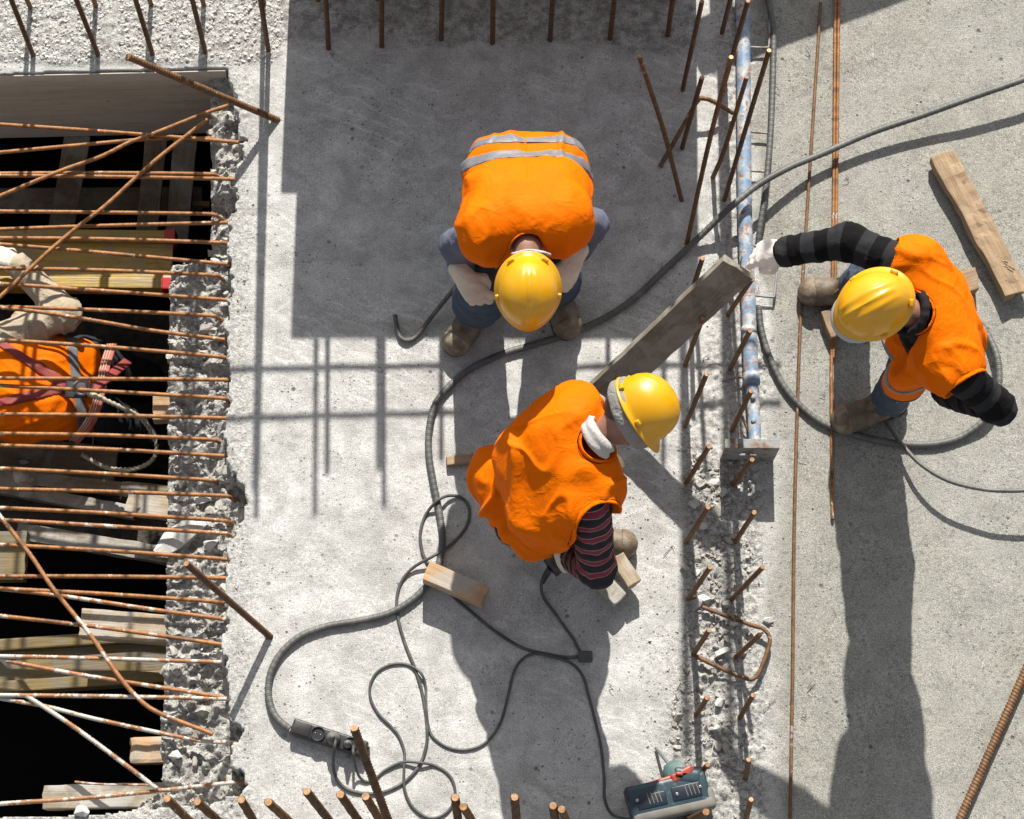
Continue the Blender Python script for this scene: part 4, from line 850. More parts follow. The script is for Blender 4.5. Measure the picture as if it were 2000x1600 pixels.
# ================================================================= blue prop lying on the slab
def at(px, py, h=0.0): return P(px, py, h)
prop = empty('steel_prop', P(1460, 300), 'long chipped blue steel tube lying along the rough strip with an end plate', 'prop')
pp = spline([at(1450, -120, .034), at(1452, 120, .034), at(1455, 420, .034), at(1462, 600, .034), at(1467, 742, .034)], .02)
mk('tube', *tube(pp, 0.0275, 20)[:2], M_BLUE, prop)
mk('inner_tube', *tube(spline([at(1466, 735, .034), at(1471, 790, .034), at(1475, 868, .05)], .01), 0.0235, 20)[:2], M_BLUE, prop)
mk('collar', *tube(np.array([at(1466, 728, .034), at(1467, 736, .034), at(1468, 752, .034)]), np.array([.029, .033, .0325]), 20)[:2], M_BLUE, prop)
mk('collar', *tube(np.array([at(1462.5, 638, .034), at(1463.5, 652, .034)]), np.array([.0275, .0295]), 20)[:2], M_BLUE, prop)
for (x, y) in ((1470, 778), (1471, 824)):
    a = at(x, y, .050); mk('bolt', *lathe([(0.001, 0), (.0095, 0), (.0095, .016), (.008, .019), (.001, .019)], 12, np.array([[1, 0, 0, a[0]], [0, 1, 0, a[1]], [0, 0, 1, a[2]], [0, 0, 0, 1]])), M_BLUER, prop)
for pts_ in ([(1462, 92, .03), (1496, 93, .03), (1502, 86, .03), (1503, 20, .03), (1500, 0, .03), (1462, -4, .03)], [(1467, 334, .03), (1498, 335, .03), (1504, 326, .03), (1506, 275, .03), (1503, 262, .03), (1467, 258, .03)],
             [(1472, 577, .03), (1506, 580, .03), (1513, 573, .03), (1519, 492, .03), (1514, 483, .03), (1472, 480, .03)], [(1450, 737, .03), (1427, 740, .015), (1412, 742, 0.004)]):
    mk('rung', *tube(spline([at(*q) for q in pts_], .006), 0.0048, 8)[:2], M_BLUER, prop)
mk('gusset', *tube(spline([at(1449, 812, .04), at(1462, 845, .02), at(1464, 868, .015)], .006), 0.006, 6)[:2], M_BLUER, prop)
a, b_ = at(1416, 874, .185), at(1523, 872, .185); ya = a[1]; xa, xb = a[0], b_[0]
pl = [box((xa+xb)/2, ya, .0415, xb-xa, .004, .083), box((xa+xb)/2, ya, .146, xb-xa, .004, .078), ]
sx = [xa, at(1449, 874, .1)[0]-.008, at(1449, 874, .1)[0]+.013, at(1470, 874, .1)[0]-.008, at(1470, 874, .1)[0]+.015, xb]
for k in (0, 2, 4): pl.append(box((sx[k]+sx[k+1])/2, ya, .095, sx[k+1]-sx[k], .004, .024))
mk('end_plate', *merge(*pl), M_BLUER, prop, smooth=False)
mk('plate_flange', *rbox(((xa+xb)/2, ya+.0135, .188), (xb-xa, .034, .006), .0015), M_BLUER, prop, smooth=False)
mk('plate_flange', *rbox(((xa+xb)/2, ya+.0135, .004), (xb-xa, .02, .006), .0015), M_BLUER, prop, smooth=False)

# ================================================================= conduits and cables
def hose(name, pts_, r, mat, lab, cat='hose', corr=True, group=None, flat=None, n=10):
    w = np.array([at(*q) for q in pts_]); pp = spline(w, 0.0028 if corr else 0.006)
    fn = (lambda s, a: -r*0.13*(np.cos(2*np.pi*s/0.0075) > 0)+0*a) if corr else None
    V, f, uv = tube(pp, r, n, fn, flat=flat); base = pp[len(pp)//2]; o = mk(name, V-base, f, mat, None); o.location = Vector(base); return tag(o, lab, cat, group)
R1 = .0135
hose('corrugated_conduit', [(2060, 128, .1), (2000, 155, .10), (1900, 190, .09), (1800, 226, .07), (1700, 260, .06), (1600, 303, .06), (1540, 328, .08), (1480, 362, .105), (1430, 402, .10), (1390, 440, .06), (1340, 488, .02), (1290, 535, R1), (1240, 582, R1), (1180, 622, R1), (1110, 652, R1), (1040, 674, R1), (980, 692, R1),
                     (920, 720, R1), (880, 752, R1), (850, 790, R1), (838, 840, R1), (838, 890, R1), (847, 945, R1), (858, 1000, R1), (864, 1050, R1+.005), (858, 1098, R1+.006), (843, 1130, R1), (810, 1168, R1), (760, 1198, R1), (700, 1213, R1), (640, 1223, R1), (590, 1241, R1), (552, 1272, R1), (530, 1310, R1), (524, 1350, R1),
                     (532, 1388, R1+.004), (548, 1410, R1+.01), (566, 1424, .022)], R1, M_HOSE, 'long grey corrugated conduit winding from the top right edge to the power strip')
hose('corrugated_conduit', [(1488, -60, .03), (1500, 0, .03), (1509, 50, .03), (1511, 90, .03), (1508, 200, .04), (1503, 290, .05), (1494, 380, .05), (1485, 440, .04), (1478, 500, R1)], .0125, M_HOSE, 'straight grey conduit running down beside the blue tube to the gloved hand')
hose('corrugated_conduit', [(1482, 600, R1), (1486, 640, R1), (1500, 690, R1), (1525, 745, R1), (1560, 790, R1), (1610, 828, R1), (1680, 852, R1), (1750, 866, R1), (1820, 868, R1), (1880, 852, R1), (1930, 812, R1+.02), (1950, 760, R1+.03), (1948, 700, R1+.03), (1925, 648, R1+.01), (1895, 612, R1), (1860, 570, R1)],
     R1, M_HOSE, 'grey corrugated conduit curving in a loop round the right worker')
hose('corrugated_conduit', [(1712, 790, .012), (1738, 835, .02), (1765, 872, .05), (1800, 908, .08), (1850, 938, .10), (1910, 954, .11), (1970, 959, .12), (2060, 955, .13)], .0085, M_HOSE, 'thinner conduit lifting off the slab towards the right edge below the worker')
c1 = .0055
hose('cable', [(655, 1443, .085), (654, 1455, .10), (651, 1480, .07), (652, 1505, .03), (660, 1525, .01), (680, 1543, c1), (715, 1550, c1), (750, 1547, c1), (790, 1527, c1), (817, 1498, c1), (832, 1460, c1), (834, 1420, c1), (826, 1360, c1), (812, 1310, c1), (793, 1262, c1), (779, 1215, c1), (775, 1170, c1), (785, 1135, c1), (808, 1108, c1+.01), (850, 1084, c1+.026),
               (885, 1060, c1), (910, 1030, c1), (917, 998, c1), (905, 975, c1), (880, 968, c1+.01), (856, 977, c1+.027), (832, 1005, c1), (821, 1040, c1), (824, 1075, c1), (834, 1098, c1), (850, 1120, .0045), (880, 1160, .0045), (920, 1195, c1), (970, 1235, c1), (1020, 1265, c1), (1070, 1278, c1), (1110, 1284, c1), (1145, 1280, c1)], .0058, M_CABLE,
     'long dark cable looping from the middle socket up round the conduit and under the block', 'cable', False)
hose('cable', [(690, 1457, .06), (690, 1470, .09), (694, 1495, .05), (702, 1517, .015), (716, 1527, c1), (733, 1521, c1), (752, 1505, c1), (785, 1489, c1+.004), (820, 1490, c1+.012), (850, 1496, c1), (878, 1515, c1), (889, 1545, c1), (882, 1575, c1), (862, 1594, c1), (835, 1597, c1), (805, 1575, c1), (790, 1540, c1+.002), (789, 1500, c1+.005), (790, 1470, c1), (780, 1440, c1),
               (765, 1420, c1), (740, 1395, c1), (724, 1365, c1), (724, 1335, c1), (740, 1310, c1), (770, 1297, c1), (800, 1300, c1), (822, 1315, c1+.012), (831, 1340, c1), (833, 1390, c1+.004), (840, 1430, c1), (860, 1452, c1), (890, 1464, c1), (925, 1462, c1), (955, 1445, c1), (978, 1410, c1), (992, 1360, c1), (1003, 1315, c1), (1020, 1288, c1), (1045, 1277, c1+.004),
               (1080, 1283, c1+.008), (1115, 1295, c1), (1138, 1320, c1), (1150, 1360, c1), (1163, 1410, c1), (1174, 1460, c1), (1180, 1520, c1), (1181, 1560, c1), (1195, 1590, c1), (1230, 1602, .03)], .0050, M_CABLE, 'long dark cable looping from the right socket down and across to the drill', 'cable', False)
hose('cable', [(1070, 1118, .10), (1060, 1130, .07), (1057, 1148, .04), (1063, 1170, c1), (1082, 1196, c1), (1103, 1225, c1), (1120, 1248, c1), (1130, 1268, c1), (1142, 1282, c1)], .0055, M_CABLE, 'short black cable from the power tool under the kneeling worker', 'cable', False)
w = at(1143, 1284); o = mk('cable_coupler', *rbox((0, 0, .014), (.052, .042, .024), .009), M_CABLE); o.location = Vector(w); tag(o, 'dusty cable plug lying where the cables meet', 'plug')

# ================================================================= power strip
def local_frame(p, xdir, up=(0, 0, 1)):
    x = unit(xdir); z = np.asarray(up, float); z = unit(z-z@x*x); y = np.cross(z, x)
    return Matrix.Translation(Vector(p)) @ Matrix(np.stack([x, y, z], 1).tolist()).to_4x4()
def part(name, vf, mat, par, smooth=True, **k):
    o = mk(name, vf[0], vf[1], mat, None, smooth=smooth, **k); o.parent = par; return o
pa, pb = at(571, 1419, .02), at(716, 1466, .02); pm = (pa+pb)/2; pm[2] = 0
st_ = empty('power_strip', None, 'black power strip with one empty socket and two plugs in it', 'power strip', rot=local_frame(pm, pb-pa) @ Matrix.Diagonal((1, 1, 1.35, 1)))
Ls = np.linalg.norm(pb-pa)
part('housing', rbox((0, 0, .019), (Ls, .058, .036), .008, seg=3), M_BLACK, st_)
part('cover_plate', rbox((-Ls/2+.038, 0, .0375), (.062, .046, .004), .0015), M_BLACK, st_)
part('foot', rbox((Ls/2-.002, 0, .012), (.022, .03, .02), .006), M_BLACK, st_)
def M4(x, y, z): return np.array([[1, 0, 0, x], [0, 1, 0, y], [0, 0, 1, z], [0, 0, 0, 1.0]])
SX = [-Ls/2+.098, -Ls/2+.155, -Ls/2+.218]
for x in SX:
    s_ = part('socket', lathe([(.0205, .036), (.0255, .036), (.0262, .041), (.0245, .043), (.0215, .041), (.0205, .037)], 28, M4(x, 0, 0)), M_PLUG if False else M_BLACK, st_)
    part('cavity', lathe([(.0005, .0372), (.0206, .0372), (.0206, .0376), (.0005, .0376)], 24, M4(x, 0, 0)), M_HOLE, s_, smooth=False)
for dx in (-.0095, .0095): part('contact_hole', lathe([(.0003, .0377), (.0022, .0377), (.0022, .0385), (.0003, .0385)], 10, M4(SX[0]+dx, 0, 0)), M_METAL, st_)
pl_ = part('plug', lathe([(.019, .037), (.0235, .038), (.0240, .050), (.0195, .056), (.0195, .061), (.015, .063), (.0145, .068), (.009, .070), (.0075, .085), (.006, .090), (.001, .090)], 26, M4(SX[1], 0, 0)), M_PLUG, st_)
pl_ = part('plug', lathe([(.014, .037), (.0145, .052), (.010, .060), (.0065, .075), (.005, .080), (.001, .080)], 20, M4(SX[2]-.008, -.004, 0)), M_PLUG, st_)

# ================================================================= rotary hammer at the bottom edge
dm = at(1303, 1556, .06); 
dr = empty('rotary_hammer', None, 'dusty teal and navy rotary hammer drill with a red band, lying at the bottom edge', 'power drill', rot=local_frame([dm[0], dm[1], 0], [1, .22, 0]))
part('housing', rbox((0, -.005, .075), (.285, .125, .115), .020, seg=4), M_TEAL, dr)
part('grip_strip', rbox((.005, -.055, .086), (.292, .046, .095), .019, seg=3), M_GRUB, dr)
part('grip_end', rbox((.135, -.040, .080), (.045, .075, .10), .018, seg=3), M_GRUB, dr)
bnd = part('red_band', rbox((-.030, .045, .112), (.205, .028, .034), .009, Matrix.Rotation(.10, 3, 'Z'), seg=3), M_DRED, dr); part('red_band', rbox((.062, .058, .118), (.085, .034, .034), .010, Matrix.Rotation(.25, 3, 'Z'), seg=3), M_DRED, dr)
part('dark_end', rbox((-.118, .028, .080), (.055, .060, .100), .016, seg=3), M_BLACK, dr)
part('side_panel', rbox((-.062, -.008, .131), (.105, .050, .008), .004), M_NAVY, dr); part('side_panel', rbox((.062, -.004, .131), (.105, .052, .008), .004), M_NAVY, dr)
for x0_ in (-.072, .062):
    for k in range(4): part('vent_slot', rbox((x0_+k*.0135, 0, .1352), (.0035, .040, .0025), .001, Matrix.Rotation(.12, 3, 'Z')), M_METAL if False else M_GRUB, dr)
for x, y in ((-.112, .003), (.028, -.006), (.112, .002)): 
    s_ = part('screw', lathe([(.0003, .134), (.006, .134), (.006, .138), (.004, .139), (.0003, .1375)], 12, M4(x, y, 0)), M_METAL, dr)
gh = lathe([(.001, -.002), (.048, 0), (.047, .028), (.036, .048), (.026, .056), (.022, .062), (.001, .062)], 24)
Rg = Matrix.Rotation(-math.pi/2+.18, 3, 'X'); Rg = Matrix.Rotation(.38, 3, 'Z') @ Rg
part('gear_head', (gh[0]@np.array(Rg).T+[.052, .052, .082], gh[1]), M_TEAL2, dr)
part('gear_housing', rbox((.078, .048, .090), (.105, .060, .090), .022, Matrix.Rotation(-.35, 3, 'Z'), seg=4), M_TEAL, dr)
part('mode_knob', rbox((.052, .060, .138), (.026, .012, .010), .004, Matrix.Rotation(-.3, 3, 'Z')), M_DRED, dr)
part('drill_bit', tube(spline([(.030, .108, .075), (.018, .142, .045), (.006, .178, .008)], .005), .0058, 8)[:2], M_STEEL, dr)
part('handle', rbox((.02, -.125, .055), (.16, .05, .045), .018, seg=3), M_TEAL, dr)

# ================================================================= loose timber on the slab
a, b_ = at(1840, 296, .075), at(1988, 570, .075)
pk = beam('plank', a, b_, .096, .05, M_WOOD, 'thick weathered plank with splintered ends lying at the right edge', 'plank', wob=.006, bev=.005)
pk.matrix_world = pk.matrix_world @ Matrix.Translation((0, 0, -.006))
def gouge(parent, L_, n, sx_, x0_):
    out = []
    for k in range(n):
        x = x0_+sx_*(k/n-.5); out.append(box(x, .012*math.sin(k*1.7)+.4*(x-x0_), .0245+.001, .016+.01*rng.rand(), .0022, .0025, Matrix.Rotation(.5+.8*rng.rand(), 3, 'Z')))
    return merge(*out)
o = mk('splinters', *gouge(pk, 1, 14, .11, .17), M_WOODW, None, smooth=False); o.parent = pk; o['kind'] = 'stuff'
beam('timber_offcut', at(822+10, 1113, .115), at(948, 1163, .115), .070, .085, M_WOODN, 'short sawn block with a grey dusty top, pinning down the cables', 'timber block', 'timber offcuts on the slab', bev=.003, wob=.0015)
beam('timber_offcut', at(1205, 1085, .10), at(1240, 1140, .10), .055, .05, M_WOODW, 'pale stacked offcut beyond the elbow of the kneeling worker', 'timber block', 'timber offcuts on the slab', wob=.0015)
beam('timber_offcut', at(1165, 1120, .085), at(1212, 1170, .085), .062, .06, M_WOODG, 'plaster-covered offcut under the elbow of the kneeling worker', 'timber block', 'timber offcuts on the slab', wob=.002)
beam('timber_offcut', at(872, 900, .03), at(940, 893, .03), .035, .028, M_WOOD, 'thin splintered stick poking out behind the kneeling worker vest', 'timber block', 'timber offcuts on the slab', wob=.003)
beam('timber_offcut', at(1850, 560, .06), at(1908, 543, .06), .085, .055, M_WOOD, 'cracked block end sticking out behind the right worker shoulder', 'timber block', 'timber offcuts on the slab', wob=.004)
beam('timber_offcut', at(1614, 606, .05), at(1636, 655, .05), .05, .05, M_WOOD, 'splintered block end under the right worker visor', 'timber block', 'timber offcuts on the slab', wob=.004)
M_PLANK = wood_mat('cement_stained_plank', (0.27, 0.23, 0.175), (0.20, 0.168, 0.125), (0.10, 0.08, 0.06), dust=(0.30, 0.28, 0.23))
# leaning plank held at its upper end
a, b_ = at(1178, 775, .10), at(1442, 527, .70)
xd = unit(b_-a); vdir = unit(CAM-(a+b_)/2)
lp = beam('leaning_plank', a, b_, .128, .035, M_PLANK, 'dusty grey plank slanting up from behind the kneeling worker to the white glove', 'plank', up=vdir+np.array([.25, -.35, .0]), wob=.002, bev=.003)
# ================================================================= people
def dropc(pts_, r0, r1, k=.02): return [rc(pts_[i], pts_[i+1], r0+(r1-r0)*i/(len(pts_)-1), r0+(r1-r0)*(i+1)/(len(pts_)-1)) for i in range(len(pts_)-1)]
def folds(V, Nn, ops):
    D = np.zeros(len(V))
    for (amp, fr, d, st, seed, kind) in ops:
        d = unit(d); a = unit(np.cross(d, [0.3, .2, 1])); b = np.cross(d, a); q = np.stack([V@d*fr*st, V@a*fr, V@b*fr], 1)
        q = q+0.35*np.stack([vn(V, 7, seed+50), vn(V, 7, seed+51), vn(V, 7, seed+52)], 1)*fr*0.05*3
        n_ = vn(q, 1.0, seed); 
        f = np.exp(-(n_/.16)**2)*(.4+.6*np.clip(vn(V, 9, seed+60)+.6, 0, 1.4))-.25 if kind == 'crease' else (1-2.2*np.abs(n_)) if kind == 'ridge' else (np.sign(n_)*np.abs(n_)**.8 if kind == 'soft' else n_)
        D += amp*f
    return V+Nn*D[:, None]
def garment(name, f, res, mat, root, ops=None, relax=1, attrs_fn=None, post_relax=0):
    V, Fq = surf(f, res, relax)
    if ops: V = folds(V, normals(V, Fq), ops); V = lap(V, Fq, .4)
    for _ in range(post_relax): V = lap(V, Fq, .4)
    return mk(name, V, Fq, mat, root, attrs=(attrs_fn(V) if attrs_fn else None))
def helmet(root, c, up, fwd, s=1.0, peak_mat=None, seed=0):
    R = frame(up, fwd)              # columns side, forward, up
    nu, nv = 72, 22; rows = []
    for j in range(nv+1):
        t = j/nv*math.pi/2
        for i in range(nu):
            a = 2*math.pi*i/nu; sx, sy = math.cos(a), math.sin(a)
            rx, ry, h = .104, (.120 if sy > 0 else .126), .128
            r = math.sin(t)**.92; x, y, z = rx*sx*r, ry*sy*r, h*math.cos(t)**.95
            n_ = unit([x/rx**2, y/ry**2, z/h**2+.01]); b = 0
            if t < 1.42:
                fy = sstep(y, -.118, -.09)*(1-sstep(y, .085, .115))
                for xc_, wd, am in ((0, .007, .0042), (.030, .0055, .0030), (-.030, .0055, .0030)):
                    b += am*math.exp(-((x-xc_*(1-.35*(y/.12)**2))/wd)**2)*fy*min(1, z/.04)
                b += .0035*sstep(z, .035, .045)*(1-sstep(z, .125, .13))*math.exp(-(x/.05)**4)*0.7
            rows.append(np.array([x, y, z])+n_*b)
    rings = [(.004, -.004), (.012, -.010), (.0150, -.0135), (.013, -.0165), (.004, -.013), (-.004, -.008)]
    for (o_, dz) in rings:
        for i in range(nu):
            a = 2*math.pi*i/nu; sx, sy = math.cos(a), math.sin(a); pk = max(0, sy)**2.2
            ry = .120 if sy > 0 else .126
            oo = o_+(.022*pk if o_ > 0 else 0)*(o_/.015); rows.append(np.array([(.103+o_)*sx*(1-.05*pk), ry*sy+oo*sy*(1 if sy > 0 else 1), dz-.012*pk*max(o_, 0)/.015-.002]))
    for t_, k in ((.97, 1), (.7, 1), (.4, 1), (.12, 1)):
        for i in range(nu):
            a = 2*math.pi*i/nu; rows.append(np.array([.099*math.cos(a)*t_, .125*math.sin(a)*t_, .120*math.sqrt(max(0, 1-t_**2))-.003*(t_ > .9)]))
    V = np.array(rows)*s; nr = len(V)//nu; idx = np.arange(len(V)).reshape(nr, nu)
    q = np.stack([idx[:-1], np.roll(idx[:-1], -1, 1), np.roll(idx[1:], -1, 1), idx[1:]], -1).reshape(-1, 4)
    W_ = V@R.T+c
    hm = mk('hard_hat', W_, q[:, ::-1], M_HELM, root)
    for (an, wdt) in ((2.15, .026), (1.0, .026), (-.15, .022), (math.pi+.15, .022)):
        cx, cy = .108*math.cos(an+math.pi)*s, .134*math.sin(an+math.pi)*s*(1 if True else 1)
        Rz = np.array(Matrix.Rotation(an+math.pi, 3, 'Z')); v, f = rbox((0, 0, 0), (.014*s, wdt*s, .016*s), .004*s, seg=2); v = v@Rz.T+[cx, cy, .002*s]
        mk('slot_lug', v@R.T+c, f, M_HELM, hm)
    return hm, R
def glove(root, w, d, nrm, thumb, curl=(.5, .5, .5, .5), L_=1.0, mat=None, tcurl=.4, name='glove', cuff=.06, fdir=None, res=.0036, spread=.24):
    w = np.asarray(w, float); d = unit(d); nrm = unit(np.asarray(nrm)-np.asarray(nrm)@d*d); x = np.cross(d, nrm)*thumb
    palm = [rc(w-d*cuff, w, .034, .031), rc(w, w+d*.05+x*.012, .030, .028), rc(w, w+d*.05-x*.014, .029, .027)]
    off = [.030, .010, -.011, -.031]; ln = [.070, .078, .072, .056]; fin = []
    K = []
    for k in range(4):
        kn = w+d*(.088-.004*abs(k-1))*L_+x*off[k]*.92; K.append(kn); palm.append(rc(w+d*.03+x*off[k]*.5, kn, .021, .0165))
        dd = unit(d+x*spread*(1.5-k)*.6); a = 0; p = kn; seg = []
        for j, fr in enumerate((.45, .30, .25)):
            a += curl[k]*(1.0, 1.25, .9)[j]; v = dd*math.cos(a)-nrm*math.sin(a); q = p+v*ln[k]*fr*1.12; seg.append(rc(p, q, .0140-.001*j, .0130-.001*j)); p = q
        fin.append(uni(seg, .004))
    tb = w+d*.022+x*.022; t1 = tb+unit(d*.6+x*.75-nrm*.25)*.040; t2 = t1+unit(d*.95+x*(.25-tcurl)-nrm*(.25+tcurl*.5))*.034; t3 = t2+unit(d*.9-x*tcurl-nrm*(.2+tcurl))*.026
    th = uni([rc(tb, t1, .021, .0155), rc(t1, t2, .0148, .0135), rc(t2, t3, .0132, .0115)], .006)
    f = uni([uni(palm, .018), th]+fin, .0055)
    return garment(name, f, res, mat or M_GLOVE, root, [(.0012, 60, d, .5, 5, 'soft')])
def boot(root, ank, toe_dir, shin, mat=None, ln=.20):
    t = np.asarray(toe_dir, float).copy(); t[2] = 0; t = unit(t); ank = np.asarray(ank, float); s_ = np.cross([0, 0, 1], t); z0 = ank[2]-.11
    b = np.array([ank[0], ank[1], 0]); zz = lambda h: np.array([0, 0, h+z0])
    sh = unit(np.asarray(shin, float)-ank)
    fs = [rc(b-t*.045+zz(.045), b-t*.045+zz(.07), .044), rc(b-t*.03+zz(.048), b+t*(ln-.055)+zz(.040), .045, .041), rc(b+t*.09+zz(.042)+s_*.006, b+t*(ln-.045)+zz(.044)+s_*.004, .052, .049), rc(ank, ank+sh*.13, .050, .058), rc(b+t*.02+zz(.08), ank+sh*.03, .05)]
    f = uni(fs, .03); f = cut(f, b+zz(.018), (0, 0, -1), .006)
    bt = garment('boot', f, .008, mat or M_BOOT, root, [(.003, 30, s_, .3, 8, 'soft'), (.0015, 70, t, 1, 9, 'soft')])
    so_ = uni([rc(b-t*.05+zz(.03), b-t*.02+zz(.03), .050), rc(b-t*.03+zz(.03), b+t*(ln-.048)+zz(.03), .050, .056)], .02); so_ = cut(cut(so_, b+zz(.024), (0, 0, 1), .003), b+zz(.0015), (0, 0, -1), .003)
    garment('sole', so_, .008, M_SOLE, bt)
    tc = cut(uni([f], .01, .0032), b+t*(ln-.055), -t, .004); garment('toe_cap', tc, .0065, M_TOE, bt)
    up_ = unit(t*.75+np.array([0, 0, .65]))
    def lf(p, f=f):
        d_ = f(p)-.0045; r_ = np.full(p.shape[:-1], 1e3, np.float32)
        for k in range(5): r_ = np.minimum(r_, np.abs((p-(b+t*(.075-.020*k)+zz(.075+.014*k)))@unit(t*(.8-.12*k)+np.array([0, 0, .4-.2*k])+s_*(.35 if k % 2 else -.35)))-.0042)
        side = np.abs((p-b)@s_)-.030
        return np.maximum(np.maximum(d_, r_), np.maximum(side, -((p-(b+zz(.07)))[..., 2])))
    lf.bb = (b-.12+zz(0), b+.14+zz(.10)); garment('lace', lf, .0045, M_LACE, bt)
    return bt
def head_prims(hc, up, fwd):
    R = frame(up, fwd); S_, Fw, U = R[:, 0], R[:, 1], R[:, 2]
    fs = [ell(hc+U*.012-Fw*.008, (.074, .094, .094), R), ell(hc+Fw*.028-U*.045, (.058, .062, .062), R), ell(hc+Fw*.055-U*.082, (.030, .028, .022), R), rc(hc+Fw*.082-U*.005, hc+Fw*.108-U*.040, .010, .014),
          ell(hc+Fw*.084-U*.066, (.024, .014, .008), R), ell(hc+S_*.076-U*.02, (.012, .022, .032), R), ell(hc-S_*.076-U*.02, (.012, .022, .032), R), ell(hc+Fw*.078+U*.016, (.050, .018, .012), R)]
    return fs, R
def arm_along(V, A, B, C_):
    t1, d1 = seg_t(V, A, B); t2, d2 = seg_t(V, B, C_); L1 = np.linalg.norm(B-A); L2 = np.linalg.norm(C_-B)
    w1 = 1/(d1**4+1e-8); w2 = 1/(d2**4+1e-8); u1 = ((V-A)@(B-A))/L1; u2 = L1+np.clip(((V-B)@(C_-B))/L2, -.02, 1)
    return (u1*w1+u2*w2)/(w1+w2), np.minimum(d1, d2)
def person(lab, J, leg_r=(.088, .050), hat=True, shirt=M_TSH, trous=M_JEAN, skin_res=.010, hair=True, fat=1.0, arm_r=(.056, .046, .036), shirt_ops=None, trous_ops=None, boots=True):
    J = {k: np.asarray(v, float) for k, v in J.items()}
    g0 = (J['ankL']+J['ankR'])/2; root = empty('person', (g0[0], g0[1], min(J['ankL'][2], J['ankR'][2])-.11), lab, 'person', 'construction workers in orange vests')
    up, fw = J['up'], J['fwd']; hp, HR = head_prims(J['head'], up, fw)
    pel = (J['hipL']+J['hipR'])/2; chs = (J['shL']+J['shR'])/2; mid = pel*.5+chs*.5+J.get('bend', np.zeros(3))
    def lr(c, w): d_ = (J['shR']-J['shL'])*(1 if c is not pel else 0)+(J['hipR']-J['hipL'])*(0 if c is not pel else 1); d_ = unit(d_)*w; return c-d_, c+d_
    T = [rc(*lr(pel, .075), .105*fat), rc(*lr(mid, .06), .108*fat), rc(*lr(pel*.22+chs*.78, .075), .112*fat), rc(J['shL'], J['shR'], .068)]
    AL = dropc([J['shL'], J['elL'], J['wrL']], arm_r[0], arm_r[2]); AR = dropc([J['shR'], J['elR'], J['wrR']], arm_r[0], arm_r[2])
    LL = dropc([J['hipL'], J['kneeL'], J['ankL']], *leg_r); LR = dropc([J['hipR'], J['kneeR'], J['ankR']], *leg_r)
    neck = [rc(J['neck'], J['head']-HR[:, 2]*.05-HR[:, 1]*.01, .056, .052)]
    body = uni([uni(T, .06, -.016)]+AL+AR+LL+LR+neck+hp, .022, -.008)
    garment('body', body, skin_res, M_SKIN, root)
    if hair:
        h_ = ell(J['head']+HR[:, 2]*.012-HR[:, 1]*.010, (.079, .098, .099), HR); h_ = cut(h_, J['head']+HR[:, 1]*.035, HR[:, 1]*1.0-HR[:, 2]*.9, .004); h_ = cut(h_, J['head']-HR[:, 2]*.095, -HR[:, 2], .01)
        garment('hair', h_, .007, M_HAIR, root)
    for s_ in (-1, 1):
        e_ = J['head']+HR[:, 1]*.083+HR[:, 0]*.030*s_-HR[:, 2]*.004; v, f = lathe([(.0005, -.011), (.008, -.008), (.011, 0), (.008, .008), (.0005, .011)], 10); ey = mk('eye', v+e_, f, M_EYE, root); mk('iris', *[(lambda v_, f_2: (v_*.55+e_+HR[:, 1]*.0062, f_2))(v, f)][0], M_IRIS, ey)
    sh_f = uni([uni(T, .06, -.014), uni(AL+AR, .03)], .035, .007)
    sh_f = sub(sh_f, rc(J['neck']+(J['head']-J['neck'])*.25, J['head'], .066, .075), .01)
    for w_, e_ in (('wrL', 'elL'), ('wrR', 'elR')): sh_f = cut(sh_f, J[w_], J[w_]-J[e_]) if False else sh_f
    def al(V):
        a1, d1 = arm_along(V, J['shL'], J['elL'], J['wrL']); a2, d2 = arm_along(V, J['shR'], J['elR'], J['wrR']); return dict(along=np.where(d1 < d2, a1, a2))
    garment('shirt', sh_f, .008, shirt, root, shirt_ops or [(.004, 28, J['elR']-J['shR'], 1.8, 3, 'ridge'), (.003, 16, (1, 0, 0), 1, 4, 'soft')], attrs_fn=al)
    tr = uni([uni(T[:2], .06, -.012)]+LL+LR, .03, .012)
    tr = cut(tr, mid+(mid-pel)*.1, mid-pel, .01)
    garment('trousers', tr, .010, trous, root, trous_ops or [(.005, 26, J['kneeL']-J['hipL'], 2.0, 13, 'ridge')])
    if boots:
        boot(root, J['ankL'], J['toeL'], J['kneeL'], boots if boots is not True else None); boot(root, J['ankR'], J['toeR'], J['kneeR'], boots if boots is not True else None)
    J.update(pel=pel, chs=chs, mid=mid, T=T, HR=HR, root=root, AL=AL, AR=AR)
    return root, J
ax_ = lambda J: unit(J['chs']-J['pel'])

